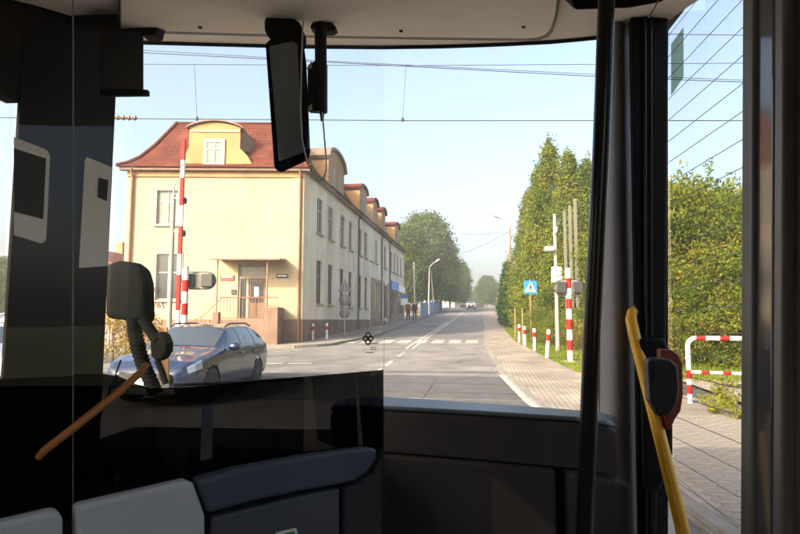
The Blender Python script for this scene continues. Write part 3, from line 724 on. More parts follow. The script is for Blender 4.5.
def rail_set(u0, u1, n0, n1, z0, z1, step, name):
    mb = MB(); mb.tube([FF.P(u0, n0, z1), FF.P(u1, n1, z1)], .025, 8); mb.tube([FF.P(u0, n0, z0), FF.P(u1, n1, z0)], .018, 6)
    L = max(abs(u1 - u0), abs(n1 - n0)); K = max(1, int(L / step))
    for i in range(K + 1): t = i / K; mb.tube([FF.P(u0 + (u1 - u0) * t, n0 + (n1 - n0) * t, z0), FF.P(u0 + (u1 - u0) * t, n0 + (n1 - n0) * t, z1)], .012, 5)
    bb(mb, name, "gutter")
rz = FF.px(240, 297.5, 1.3)[1]
rail_set(pu0 + .03, pu1 - .03, 1.3, 1.3, pz + .06, rz, .13, "porch_railing")
zpier = FF.px(270, 307, 1.4)[1]
rail_set(pu1 + .1, pu2 - .05, 1.3, 1.3, zpier + .05, rz, .3, "porch_railing")
mb = MB(); mb.tube([FF.P(pu0 - .02, 1.0, rz), FF.P(pu0 - .75, 1.0, rz - .75), FF.P(pu0 - 1.8, 1.0, gz + .85), FF.P(pu0 - 1.8, 1.0, gz)], .025, 8); mb.tube([FF.P(pu0 - .9, 1.0, rz - .85), FF.P(pu0 - .9, 1.0, pz - 1)], .02, 6); bb(mb, "stair_handrail", "gutter")
cz = FF.px(240, 260.5, 1.3)[1]; cu0, cu1 = FF.px(212, 260, 1.3)[0], FF.px(281, 260, 1.3)[0]
mb = MB(); mb.hexa([FF.P(cu0, 1.55, cz), FF.P(cu1, 1.55, cz), FF.P(cu1, .0, cz + .14), FF.P(cu0, .0, cz + .14)], [FF.P(cu0, 1.55, cz + .07), FF.P(cu1, 1.55, cz + .07), FF.P(cu1, .0, cz + .22), FF.P(cu0, .0, cz + .22)]); bb(mb, "porch_canopy", "trim_brown", bevel=.01)
for px in (217.2, 267.2):
    u = FF.px(px, 280, 1.3)[0]; mb = MB(); mb.tube([FF.P(u, 1.3, pz if px < 265 else zpier), FF.P(u, 1.3, cz + .02)], .035, 8); bb(mb, "canopy_post", "gutter")
# door
a, b, c, d = dr; mb = MB(); n0, n1 = -.16, -.06; tz = FF.px(250, 277.5)[1]
for q in ((a, a + .1, c, d), (b - .1, b, c, d), (a + .1, b - .1, d - .1, d), (a + .1, b - .1, tz - .05, tz + .05), (a + .38, a + .48, c, tz - .05)): FF.box(mb, q[0], q[1], n0, n1, q[2], q[3])
do = bb(mb, "door", "sill")
mb = MB(); FF.box(mb, a + .1, b - .1, -.15, -.11, tz + .05, d - .1); bb(mb, "transom_pane", "pane_curtain", do)
mb = MB(); FF.box(mb, a + .1, a + .38, -.15, -.11, c, tz - .05); bb(mb, "side_pane", "pane_dark", do)
mb = MB(); FF.box(mb, a + .48, b - .1, -.15, -.1, c, c + .75); FF.box(mb, a + .48, a + .58, -.15, -.1, c + .75, tz - .05); FF.box(mb, b - .2, b - .1, -.15, -.1, c + .75, tz - .05); FF.box(mb, a + .58, b - .2, -.15, -.1, tz - .16, tz - .05); bb(mb, "door_leaf", "stucco_plinth", do)
mb = MB(); FF.box(mb, a + .58, b - .2, -.14, -.115, c + .75, tz - .16); bb(mb, "door_pane", "pane_dark", do)
mb = MB(); mm_ = (a + b) / 2 + .15; FF.box(mb, mm_ - .1, mm_ + .1, -.112, -.108, c + 1.05, c + 1.5); bb(mb, "door_notice", "sign_white", do)
mb = MB(); mb.tube([FF.P(a + .53, -.07, c + .9), FF.P(a + .53, -.07, c + 1.1)], .02, 6); bb(mb, "door_handle", "metal_grey", do)
# plates on the wall
def plate(x0, x1, y0, y1, m, name, n=.0):
    a, b, c, d = rect(FF, x0, x1, y0, y1); mb = MB(); FF.box(mb, a, b, .002, .05, c, d); o = bb(mb, name, m)
    return a, b, c, d, o
a, b, c, d, o = plate(220.5, 234, 275.5, 280.5, "sign_red", "name_plate")
mb = MB(); FF.box(mb, a + .06, b - .06, .052, .056, c + .14, c + .19); bb(mb, "plate_lettering", "sign_white", o)
a, b, c, d, o = plate(276.5, 288, 274, 278, "print_reflection_dark", "name_plate")
mb = MB(); FF.box(mb, a + .06, b - .06, .052, .056, c + .08, c + .12); bb(mb, "plate_lettering", "sign_white", o)
plate(231.5, 236, 289.5, 294.5, "metal_dark", "letter_box"); plate(149.5, 156.5, 287, 292, "metal_dark", "meter_box")
# pale repair patch with scrawled graffiti
a, b, c, d = rect(FF, 146, 166, 300, 312); mb = MB(); FF.box(mb, a, b, .001, .006, c, d); pt = bb(mb, "render_patch", "sill")
random.seed(5); x = a + .05
while x < b - .15:
    mb = MB(); z = c + .15; pts = [FF.P(x + random.uniform(0, .12), .012, z + random.uniform(0, d - c - .25)) for _ in range(5)]; mb.tube(pts, .016, 5); bb(mb, "graffiti_stroke", "sign_red" if random.random() < .4 else "metal_dark", pt); x += .14

# ================================================================== OTHER HOUSES FAR OFF
def simple_house(name, label, p, w_, dpt, hw, hr, rz, wallm, windows=True):
    o = thing(name, label, "house", p, rz)
    mb = MB(); mb.box(-w_ / 2, w_ / 2, -dpt / 2, dpt / 2, -1, hw); mb.build("wall", wallm, o)
    mb = MB(); e = .35
    A, B, C, D_ = (-w_ / 2 - e, -dpt / 2 - e, hw), (w_ / 2 + e, -dpt / 2 - e, hw), (w_ / 2 + e, dpt / 2 + e, hw), (-w_ / 2 - e, dpt / 2 + e, hw)
    r0, r1 = (-w_ / 2 - e, 0, hw + hr), (w_ / 2 + e, 0, hw + hr)
    mb.add([A, B, C, D_, r0, r1], [(0, 1, 5, 4), (2, 3, 4, 5), (0, 4, 3), (1, 2, 5), (3, 2, 1, 0)]); r_ = mb.build("roof", "roof_tile", o, uv=True)
    mb = MB(); mb.box(w_ * .2, w_ * .2 + .6, -.3, .3, hw + hr * .5, hw + hr + .8); mb.build("chimney", "rust", r_)
    for i in range(int(w_ / 2.2)):
        for fl in range(max(1, int(hw / 2.9))):
            x = -w_ / 2 + 1.1 + i * 2.2; z = .9 + fl * 2.9
            mb = MB()
            for q in ((x - .5, x - .42, z, z + 1.4), (x + .42, x + .5, z, z + 1.4), (x - .42, x + .42, z, z + .08), (x - .42, x + .42, z + 1.32, z + 1.4)): mb.box(q[0], q[1], -dpt / 2 - .05, -dpt / 2 + .01, q[2], q[3])
            wi = mb.build("window", "frame_white", o); mb = MB(); mb.box(x - .42, x + .42, -dpt / 2 - .02, -dpt / 2 + .01, z + .08, z + 1.32); mb.build("pane", "pane_dark", wi)
    return o
p = gp(100, 347); q_ = D(104, 300, 42)
simple_house("brick_outhouse", "dark house with red roof edge left of the yellow building", (q_.x, q_.y, h(30)), 6, 8, 4.6, 1.4, R(80), "shop_brown")
q_ = D(449, 300, 150); simple_house("roadside_house", "pale far house at the hilltop left of the road", (q_.x - 2, q_.y, h(140)), 8, 8, 3, 2.5, R(85), "stucco_grey")
q_ = D(493, 300, 128); simple_house("roadside_house", "small far house behind the thuja right of the road", (q_.x + 5, q_.y, h(120)), 7, 8, 3, 2.2, R(95), "stucco_ochre")

# ================================================================== LEVEL CROSSING FURNITURE
def banded_tube(o, a, b, r, bands, name="post", rz=None, first="white_paint", second="red_paint", n=12):
    """a striped tube: one mesh per colour would split a single post, so both colours share one mesh"""
    mb = MB(); a, b = Vector(a), Vector(b)
    for i in range(bands): mb.tube([a + (b - a) * (i / bands), a + (b - a) * ((i + 1) / bands)], r, n, mi=i % 2, caps=(i in (0, bands - 1)))
    return mb.build(name, [first, second], o)
# raised barrier on the left
B1 = D(176.5, 350, 16.2); bz = h(B1.y)
br_ = thing("crossing_barrier", "tall raised red and white barrier arm before the yellow house", "barrier", (B1.x, B1.y, bz))
topz = D(177.5, 133, 16.2).z - bz
mb = MB(); mb.box(-.18, .18, -.2, .2, 0, 1.05); mb.build("drive_box", "white_paint", br_, bevel=.02)
mb = MB(); z = .95; i = 0
edges = [.95, 1.75, 2.75, 3.35, 4.15, 4.75, 5.55, topz - .62, topz]
for i in range(len(edges) - 1): mb.box(-.058, .058, -.035, .035, edges[i], edges[i + 1], mi=(0 if i % 2 == 0 else 1))
arm = mb.build("barrier_arm", ["white_paint", "red_paint"], br_, bevel=.01)
mb = MB(); mb.box(-.16, .16, -.3, -.21, .7, 1.2); mb.build("counterweight", "metal_grey", br_, bevel=.02)
def signal(o, zc, w_, mirror=1, back="signal_back"):
    # light box seen from behind: rounded horizontal housing with two lamp hoods
    mb = MB(); n = 10; pts = []
    for i in range(n + 1): a = -math.pi / 2 + math.pi * i / n; pts.append((w_ / 2 - .26 + .26 * math.cos(a), .26 * math.sin(a)))
    pts += [(-x, -z) for x, z in pts]
    mb.prism([(x, -.03, zc + z) for x, z in pts], (0, .05, 0)); s_ = mb.build("signal_board", back, o, recalc=True)
    mb = MB(); mb.prism([(x * .93, -.045, zc + z * .86) for x, z in pts], (0, .012, 0)); mb.build("board_face", "signal_housing", s_, recalc=True)
    for x in (-w_ / 4 - .02, w_ / 4 + .02):
        mb = MB(); mb.box(x - .17, x + .17, -.16, -.048, zc - .19, zc + .19); mb.build("lamp_box", "signal_back", o, bevel=.03)
        mb = MB(); mb.lathe([(.13, .03), (.14, .25), (.12, .25), (.11, .03)], (x, 0, zc), 14, axis='y'); mb.build("lamp_hood", "signal_back", o)
B2 = D(183.3, 350, 16.0); bz2 = h(B2.y); tz2 = D(183.5, 268, 16.0).z - bz2
ps = thing("signal_post", "short red and white post with light box beside the raised barrier arm", "signal", (B2.x, B2.y, bz2), YAW)
banded_tube(ps, (0, 0, 0), (0, 0, tz2), .085, 9, "post"); signal_z = D(190, 279.5, 16.0).z - bz2
mb = MB(); mb.lathe([(.085, tz2 - .01), (.06, tz2 + .07), (.02, tz2 + .09)], (0, 0, 0), 12); mb.build("post_cap", "signal_housing", ps)
# box offset to the right of the post
sub = MB()
def signal_off(o, dx, zc, w_):
    before = set(bpy.data.objects); signal(o, zc, w_)
    for ob in set(bpy.data.objects) - before:
        if ob.parent == o: ob.location.x += dx
signal_off(ps, .28, signal_z, .98)
for ob in ps.children:
    if ob.name.split(".")[0] in ("signal_board", "lamp_box", "lamp_hood"): ob.location.y += .27
# right post
B3 = gp(570.5, 362.5); tz3 = onY(571, 268, B3.y).z - h(B3.y)
ps3 = thing("signal_post", "red and white striped post with twin lamp box beside the pavement bollards", "signal", (B3.x, B3.y, h(B3.y)), YAW)
banded_tube(ps3, (0, 0, .05), (0, 0, tz3), .092, 9, "post")
mb = MB(); mb.lathe([(.26, 0), (.26, .04), (.14, .06)], (0, 0, 0), 14); mb.build("foot_plate", "concrete", ps3)
signal(ps3, onY(568, 287.5, B3.y).z - h(B3.y), .98)
# camera masts
def mast(label, px, base, top, d=None, r=.07):
    P = gp(px, base) if d is None else D(px, base, d); gz_ = h(P.y); ht = onY(px, top, P.y).z - gz_
    o = thing("camera_mast", label, "mast", (P.x, P.y, gz_), YAW)
    mb = MB(); mb.tube([(0, 0, -.05), (0, 0, ht * .6), (0, 0, ht)], [r, r * .85, r * .75], 12); mb.build("pole", "concrete", o)
    return o, P, ht
o, P, ht = mast("slim grey camera mast in front of the yellow house windows", 168.3, 350, 195, 17, .075)
for z, s_ in ((ht - .1, .5), (ht * .79, .3)):
    mb = MB(); mb.box(-.05, .3, -.03, .03, z - .03, z + .03); br2 = mb.build("bracket", "metal_grey", o)
    mb = MB(); mb.lathe([(.0, -.1), (.09, -.08), (.1, .05), (.06, .1)], (.3, 0, z - .08), 12); mb.build("camera_head", "signal_back", br2)
mb = MB(); mb.tube([(0, -.02, ht), (.02, -.02, ht + .35)], .03, 6); mb.build("mast_tip", "metal_grey", o)
o, P, ht = mast("grey concrete mast with cameras behind the striped signal post", 558, 352, 214, None, .085)
zc = onY(558, 249, P.y).z - h(P.y)
mb = MB(); mb.box(-.32, .02, -.05, .05, zc - .05, zc + .05); b_ = mb.build("bracket", "metal_grey", o); mb = MB(); mb.box(-.45, -.12, -.3, -.06, zc - .1, zc + .08); mb.build("camera_head", "white_paint", b_, bevel=.03)
zc = onY(558, 275, P.y).z - h(P.y); mb = MB(); mb.box(-.22, .16, -.28, -.09, zc - .3, zc + .3); mb.build("junction_box", "white_paint", o, bevel=.02)
zc = onY(558, 250, P.y).z - h(P.y); mb = MB(); mb.lathe([(.05, 0), (.1, .1), (.1, .25), (.04, .3)], (.0, -.12, ht - .8), 12); mb.build("beacon", "metal_grey", o)

# bollards
def bollard(label, px, py0, py1, lean=0, grp="red-banded white bollards by the crossing", px_top=None):
    P = gp(px, py1); hh = onY(px, py0, P.y).z - h(P.y); r = .062
    o = thing("bollard", label, "bollard", (P.x, P.y, h(P.y) + .02), YAW, grp)
    dx = 0 if px_top is None else (onY(px_top, py0, P.y) - onY(px, py0, P.y)).x
    f_ = lambda z: (dx * z / hh, 0, z)
    mb = MB(); mb.tube([f_(-.05), f_(hh * .62)], r, 12, 0); mb.tube([f_(hh * .84), f_(hh * .98), f_(hh)], [r, r, r * .5], 12, 0); mb.build("post", "white_paint", o)
    mb = MB(); mb.tube([f_(hh * .62), f_(hh * .84)], r, 12, 0, caps=False); mb.build("band", "red_paint", o)
bollard("leftmost red-banded white bollard of the row in front of the rusty sign pole", 519.5, 325, 344)
bollard("second bollard from the left on the right grass verge", 525, 326.8, 347.5)
bollard("upright third bollard of the row under the blue crossing sign", 534.7, 329, 352)
bollard("leaning bollard nearest to the striped signal post", 546.8, 330, 360.5, px_top=549.6)
bollard("white red-banded bollard at the corner of the yellow building", 312.7, 324, 342.3, grp="bollards at the building corner")
bollard("second white bollard along the grey side wall, just right of the building corner", 326.8, 323.6, 341.2, grp="bollards at the building corner")

# pedestrian crossing sign
P = gp(531.5, 344); sg = thing("crossing_sign", "blue square pedestrian crossing sign on a rusty pole among the bollards", "sign", (P.x, P.y, h(P.y)), YAW)
zc = onY(531.5, 287.3, P.y).z - h(P.y); s_ = .30
mb = MB(); mb.tube([(0, .03, -.05), (0, .03, zc + .36)], .03, 10); mb.build("pole", "rust", sg)
mb = MB(); mb.box(-s_, s_, -.012, .0, zc - s_, zc + s_); pn = mb.build("sign_panel", "blue_sign", sg, bevel=.004)
mb = MB(); mb.prism([(-.25, -.014, zc - .2), (.25, -.014, zc - .2), (0, -.014, zc + .25)], (0, -.004, 0)); mb.build("white_triangle", "sign_white", pn, recalc=True)
mb = MB()
def limb(a, b, w_=.03): mb.beam((a[0], -.02, zc + a[1]), (b[0], -.02, zc + b[1]), w_, .003, up=(0, 1, 0))
mb.lathe([(.001, -.022), (.036, -.022), (.036, -.019), (.001, -.019)], (.0, 0, zc + .115), 10, axis='y')
limb((0, .08), (0, -.04), .075); limb((0, -.03), (-.07, -.165), .045); limb((0, -.03), (.07, -.165), .045); limb((0, .065), (-.085, -.02), .034); limb((0, .065), (.085, -.01), .034)
for k in (-.13, -.04, .05, .14): limb((k - .03, -.185), (k + .01, -.165), .02)
mb.build("walking_figure", "sign_black", pn)
for px, t, b_ in ((515.5, 309, 341), (523, 309, 345)):
    P = gp(px, b_); hh = onY(px, t, P.y).z - h(P.y); m_ = MB(); m_.tube([(0, 0, -.05), (0, 0, hh)], .03, 8); m_.lathe([(.034, hh - .01), (.034, hh + .02), (.01, hh + .03)], (0, 0, 0), 8)
    o = m_.build("steel_post", "rust"); o.location = (P.x, P.y, h(P.y)); tag(o, "thin pale steel post left of the bollards" if px < 520 else "thin rusty post just left of the blue crossing sign pole", "post")
# round traffic mirror / back of sign standing on left pavement by the side wall
P = gp(344.5, 337.5); sg = thing("road_sign", "back of grey road sign on the left pavement before the side wall", "sign", (P.x, P.y, h(P.y) + .1), YAW)
zt = onY(344.5, 281, P.y).z - h(P.y) - .1
mb = MB(); mb.tube([(0, 0, -.1), (0, 0, zt)], .035, 8); mb.build("pole", "metal_grey", sg)
mb = MB(); mb.prism([(-.4, -.03, zt - .6), (.4, -.03, zt - .6), (0, -.03, zt + .1)], (0, .02, 0)); mb.build("triangle_plate", "sign_back", sg, recalc=True)
mb = MB(); mb.lathe([(.01, -.03), (.33, -.03), (.33, -.01), (.01, -.01)], (0, 0, zt - 1.05), 20, axis='y'); mb.build("round_plate", "sign_back", sg)
mb = MB(); mb.lathe([(.01, -.03), (.3, -.03), (.3, -.01), (.01, -.01)], (0, 0, zt - 1.75), 20, axis='y'); mb.build("round_plate", "sign_back", sg)

# red and white tubular railing seen through the door glass
Q0 = gp(690.5, 409); g0 = h(Q0.y); hz = onY(690.5, 338, Q0.y).z
Q1 = Q0 + (Vector((1, -.34, 0)).normalized() * 3.4)
rr = thing("pedestrian_railing", "red and white tubular railing beside the footpath", "railing", (Q0.x, Q0.y, g0))
d = (Q1 - Q0); d.z = 0; dn = d.normalized(); H = hz - g0
def striped(path, r, lens, name, start=0):
    P = [Vector(p) for p in path]; cum = [0]
    for i in range(1, len(P)): cum.append(cum[-1] + (P[i] - P[i - 1]).length)
    def at(s):
        for i in range(1, len(P)):
            if s <= cum[i] + 1e-9: return P[i - 1] + (P[i] - P[i - 1]) * ((s - cum[i - 1]) / (cum[i] - cum[i - 1]))
        return P[-1]
    mb = MB(); s = 0; k = start
    while s < cum[-1] - 1e-6:
        e = min(s + lens[k % 2], cum[-1]); m_ = [at(s)] + [P[i] for i in range(len(P)) if s + 1e-4 < cum[i] < e - 1e-4] + [at(e)]
        mb.tube(m_, r, 12, mi=k % 2); s = e; k += 1
    return mb.build(name, ["white_paint", "red_paint"], rr)
striped([(0, 0, 0), (0, 0, H * .42)], .042, (.26, .16), "post")
striped([(0, 0, H * .42), (0, 0, H - .14)] + [tuple(dn * (.14 - .14 * math.cos(t)) + Vector((0, 0, H - .14 + .14 * math.sin(t)))) for t in np.linspace(.3, math.pi / 2, 5)] + [tuple(dn * 2.0 + Vector((0, 0, H))), tuple(dn * 3.4 + Vector((0, 0, H)))], .042, (.62, .2), "top_rail", 1) if False else None
striped([tuple(dn * (.14 - .14 * math.cos(t)) + Vector((0, 0, H - .14 + .14 * math.sin(t)))) for t in np.linspace(0, math.pi / 2, 6)] + [tuple(dn * 3.4 + Vector((0, 0, H)))], .042, (.22, .15), "top_rail")
striped([(0, 0, H * .42), (0, 0, H * .58), (0, 0, H - .14)], .042, (.42, .16), "upper_post", 1)
striped([(0, 0, H * .52), tuple(dn * 3.4 + Vector((0, 0, H * .52)))], .03, (.2, .13), "mid_rail")
for t in (1.7, 3.4): striped([tuple(dn * t), tuple(dn * t + Vector((0, 0, H)))], .042, (.26, .16), "post")

# iron fence before the yellow house, left of the porch
def picket_fence(name, label, A, B, hh, step, m, r=.012, posts=2.0, cat="fence"):
    A, B = Vector(A), Vector(B); L = (B - A).length; dn = (B - A) / L
    o = thing(name, label, cat, (A.x, A.y, A.z)); mb = MB()
    z = lambda s: h((A + dn * s).y) - A.z + (B.z - A.z) * 0
    for zz in (.12, hh - .08):
        mb2 = MB(); mb2.tube([tuple((dn * s).to_2d()) + (z(s) + zz,) for s in np.linspace(0, L, 12)], .02, 6); mb2.build("fence_rail", m, o)
    k = 0; proto = None
    while k * step <= L:
        s = k * step; pt = dn * s
        if proto is None:
            mm = MB(); mm.tube([(0, 0, .05), (0, 0, hh)], r, 6); proto = mm.build("picket", m, o)
        else:
            c = proto.copy(); COL.objects.link(c); c.parent = o; c.location = (pt.x, pt.y, z(s))
        k += 1
    s = 0
    while s <= L + .01:
        mm = MB(); pt = dn * s; mm.box(pt.x - .035, pt.x + .035, pt.y - .035, pt.y + .035, z(s) - .1, z(s) + hh + .06); mm.build("fence_post", m, o); s += posts
    return o
a_, b_ = D(112, 332, 24.5), D(216, 332, 24.8)
picket_fence("iron_fence", "low iron railings in front of the yellow house by the steps", (a_.x, a_.y, h(a_.y) + .1), (b_.x, b_.y, h(b_.y) + .1), 1.15, .16, "gutter")

# overhead line above the track
def wire(pts, r, label, grp="railway overhead wires", name="overhead_wire"):
    mb = MB(); mb.tube(pts, r, 6); o = mb.build(name, "wire", off=tuple(pts[0])); return tag(o, label, "wire", grp)
def wpx(lst, d): return [D(x, y, d + (0.0 if len(q) < 3 else q[2])) for q in lst for x, y in [q[:2]]]
DW = 11.8
wire(wpx([(-500, 113), (0, 117.5), (135, 118.5), (403, 120.5), (742, 120.5), (1300, 121)], DW), .009, "contact wire crossing the sky just above the roof ridge")
wire(wpx([(-500, 59), (143, 64), (405, 65.5), (742, 63), (1300, 60)], DW), .006, "thin level wire high over the tracks")
wire(wpx([(-500, 40), (143, 52.5), (405, 66), (590, 76), (742, 82), (1300, 100)], DW), .008, "slanting carrier wire sinking towards the right")
wire(wpx([(-500, 36), (143, 50), (330, 61), (590, 74), (742, 80), (1300, 96)], DW + .3), .006, "fainter twin of the slanting carrier wire")
wire(wpx([(400, 20), (668, 34), (742, 35), (1300, 36)], DW + 3), .009, "topmost wire seen only through the door glass")
for (x0, y0, x1, y1) in ((194.5, 64, 197, 119), (406, 66, 402.5, 120)):
    o = wire([D(x0, y0, DW), D(x1, y1, DW)], .005, "short dropper hanging between the wires above the " + ("yellow house" if x0 < 300 else "middle of the road"), "wire droppers", "wire_dropper")
    m_ = MB(); p0 = D(x1, y1, DW); m_.lathe([(.02, -.03), (.035, 0), (.02, .05)], (p0.x, p0.y, p0.z), 8); m_.build("clamp", "wire", o, off=tuple(D(x0, y0, DW)))
m_ = MB(); P0, P1 = D(112, 117.5, DW - .05), D(135, 118, DW - .05); dd_ = (P1 - P0)
for i in range(9): c_ = P0 + dd_ * (i / 8); m_.tube([c_ - dd_ * .035, c_ + dd_ * .035], .05 if i % 2 == 0 else .03, 8)
tag(m_.build("insulator", "insulator", off=tuple(P0)), "brown ribbed insulator on the contact wire left of the roof", "insulator")
wire([D(450, 233, 62), D(480, 234.5, 55), D(510, 232, 50)], .014, "single cable spanning from the right lamp to the left trees", "street cables")
wire([D(438, 259, 62), D(470, 251, 56), D(492, 241, 52), D(510, 231, 50)], .014, "sagging cable from the right lamp down to the left", "street cables")
wire([D(402, 246, 60), D(425, 250, 62), D(455, 247, 66)], .014, "cable slung before the big linden crown", "street cables")
wire([D(402, 240, 60), D(430, 248, 64), D(455, 246, 68)], .012, "upper cable slung before the big linden crown", "street cables")

# poles and lamps along the road
def lamp(label, pxb, pyb, pxt, pyt, d, arm, m="concrete", wood=False):
    P = D(pxb, pyb, d); g_ = h(P.y); T = D(pxt, pyt, d)
    o = thing("street_lamp", label, "street lamp", (P.x, P.y, g_))
    T2 = T - Vector((P.x, P.y, g_)); mb = MB(); mb.tube([(0, 0, -.1), tuple(T2 * .5), tuple(T2)], [.13, .11, .08], 10); mb.build("pole", m, o)
    Q = D(*arm, d) - Vector((P.x, P.y, g_)); mb = MB(); mid = (T2 + Q) / 2 + Vector((0, 0, .15)); mb.tube([T2 * .985, T2 + Vector((0, 0, .12)), mid, Q], .035, 8); mb.build("arm", "metal_grey", o)
    dn = (Q - mid).normalized(); mb = MB(); mb.tube([Q - dn * .1, Q + dn * .12, Q + dn * .5, Q + dn * .68], [.05, .11, .12, .04], 10); mb.build("lamp_head", "metal_grey", o)
lamp("lamp on a wooden pole above the right thuja, arm to the left", 510.5, 320, 510, 227, 50, (498.5, 217.5), "wood_pole")
lamp("lamp with curved arm before the dark left trees", 428.3, 306, 429.5, 268, 82, (436, 261.5))
def pole(label, pb, pt, d, r, m, name="utility_pole"):
    P, T = D(*pb, d), D(*pt, d); g_ = h(P.y); o = thing(name, label, "pole", (P.x, P.y, g_)); v = T - Vector((P.x, P.y, g_))
    mb = MB(); mb.tube([(0, 0, -.2), tuple(v)], r, 10, r2=r * .75); mb.build("shaft", m, o)
    mb = MB(); mb.box(v.x - .5, v.x + .5, v.y - .05, v.y + .05, v.z - .4, v.z - .3)
    for x in (-.4, 0, .4): mb.lathe([(.04, v.z - .3), (.05, v.z - .2), (.02, v.z - .12)], (v.x + x, v.y, 0), 6)
    mb.build("crossarm", "metal_dark", o)
pole("leaning wooden pole at the far end of the building", (408, 318), (403.2, 262), 64, .13, "wood_pole")
pole("upright pale pole between the building and the linden", (415.2, 316), (414, 262), 68, .11, "concrete")
pole("slanting strut pole beside the left street lamp", (434.5, 306), (431, 271), 84, .1, "concrete")
pole("tall thin pole at the hilltop in the gap", (471.5, 303), (471.5, 286), 170, .12, "metal_dark")
# blue panel fence up the hill on the left
for i, (x0, x1) in enumerate(((421, 428), (428.3, 435), (435.3, 441.5))):
    a_, b_ = gp(x0, 318.5 - (x0 - 421) * .42), gp(x1, 318.5 - (x1 - 421) * .42)
    o = thing("fence_panel", ["lowest", "middle", "highest"][i] + " blue board fence panel on the left of the hill", "fence", (a_.x, a_.y, h(a_.y)), 0, "blue fence up the hill")
    v = Vector((b_.x - a_.x, b_.y - a_.y, h(b_.y) - h(a_.y))); K = 8
    for k in range(K):
        mb = MB(); p0, p1 = v * (k / K), v * ((k + .94) / K); mb.hexa([p0, p1, p1 + Vector((.06, 0, 0)), p0 + Vector((.06, 0, 0))], [p0 + Vector((0, 0, 1.7)), p1 + Vector((0, 0, 1.7)), p1 + Vector((.06, 0, 1.7)), p0 + Vector((.06, 0, 1.7))]); mb.build("board", "blue_fence", o)
    mb = MB(); mb.box(-.06, .12, -.06, .12, 0, 1.85); mb.build("fence_post", "concrete", o)
# concrete garden wall and fence on the right near the thujas
a_, b_ = gp(503, 322), gp(513, 337)
o = thing("garden_wall", "low pale garden wall under the thujas right of the pavement", "wall", (b_.x + .5, b_.y, h(b_.y)))
v = Vector((a_.x - b_.x, a_.y - b_.y, h(a_.y) - h(b_.y)))
for k in range(8):
    mb = MB(); p0, p1 = v * (k / 8), v * ((k + .96) / 8); mb.hexa([p0, p0 + Vector((.15, 0, 0)), p1 + Vector((.15, 0, 0)), p1], [p0 + Vector((0, 0, .55)), p0 + Vector((.15, 0, .55)), p1 + Vector((.15, 0, .55)), p1 + Vector((0, 0, .55))]); mb.build("wall_block", "concrete", o, bevel=.02)
# tall slats standing in for bus window reflections in front of the hornbeams
for i, (px, t, b_, d) in enumerate(((557.5, 222, 330, 27), (562, 217, 330, 25.5), (567.5, 209, 330, 24), (573, 203, 330, 22.8), (578.5, 196, 330, 21.6))):
    P = D(px, b_, d + 3); T = D(px, t, d + 3); m_ = MB(); m_.box(-.07, .07, -.03, .03, -.1, T.z - h(P.y)); o = m_.build("slat_reflection", "reflection_dull", bevel=.01); o.location = (P.x, P.y, h(P.y)); o.rotation_euler.z = YAW
    tag(o, ["shortest", "second shortest", "middle", "second tallest", "tallest"][i] + " of the five tall slats imitating window reflections in front of the hornbeams", "reflection", "imitated window reflections before the hedge trees")
# wooden board fence behind the signal post
P = gp(566, 352); o = thing("board_fence", "grey board fence behind the striped signal post on the right", "fence", (P.x + .6, P.y + 3.2, h(P.y + 3)))
for k in range(26):
    mb = MB(); mb.box(.17 * k, .17 * k + .15, -.015, .015, 0, 1.45 + random.uniform(-.03, .03)); mb.build("board", "wood_pole", o)
for z in (.35, 1.1): mb = MB(); mb.box(0, 4.5, .016, .06, z, z + .08); mb.build("fence_rail", "wood_pole", o)

# ================================================================== TREES AND SHRUBS
def leaf_mesh(name, centers, size, m, squash=1.0, seed=0, normals=None):
    rng = np.random.default_rng(seed); n = len(centers)
    a = rng.normal(size=(n, 3)); a /= np.linalg.norm(a, axis=1)[:, None]
    if normals is not None: a = a * .8 + normals; a /= np.linalg.norm(a, axis=1)[:, None]
    b = rng.normal(size=(n, 3)); b -= (b * a).sum(1)[:, None] * a; b /= np.linalg.norm(b, axis=1)[:, None]; c = np.cross(a, b)
    s = size * rng.uniform(.6, 1.3, (n, 1))
    v = np.stack([centers - b * s, centers + c * s * .55, centers + b * s, centers - c * s * .55], 1).reshape(-1, 3)
    me = bpy.data.meshes.new(name); me.vertices.add(4 * n); me.vertices.foreach_set("co", v.ravel())
    me.loops.add(4 * n); me.loops.foreach_set("vertex_index", np.arange(4 * n, dtype=np.int32))
    me.polygons.add(n); me.polygons.foreach_set("loop_start", np.arange(0, 4 * n, 4, dtype=np.int32)); me.polygons.foreach_set("loop_total", np.full(n, 4, dtype=np.int32))
    me.materials.append(MATS[m]); me.update(); me.validate(); return me
def crown_points(fn_r, z0, z1, nclump, per, csize, seed, shell=.55, lump=.25):
    rng = np.random.default_rng(seed); out = []
    ph = rng.uniform(0, 6.28, 6)
    for _ in range(nclump):
        z = rng.uniform(0, 1); th = rng.uniform(0, 2 * math.pi)
        rr_ = fn_r(z) * (1 + lump * math.sin(3 * th + ph[0] + 9 * z) * math.sin(5 * z * 3 + ph[1]) + lump * .6 * math.sin(7 * th + ph[2] - 13 * z))
        q = rr_ * (shell + (1 - shell) * rng.uniform(0, 1) ** .6)
        c = np.array([q * math.cos(th), q * math.sin(th), z0 + (z1 - z0) * z])
        k = int(per * rng.uniform(.5, 1.4)); out.append(c + rng.normal(size=(k, 3)) * csize * np.array([1, 1, .8]))
    return np.concatenate(out)
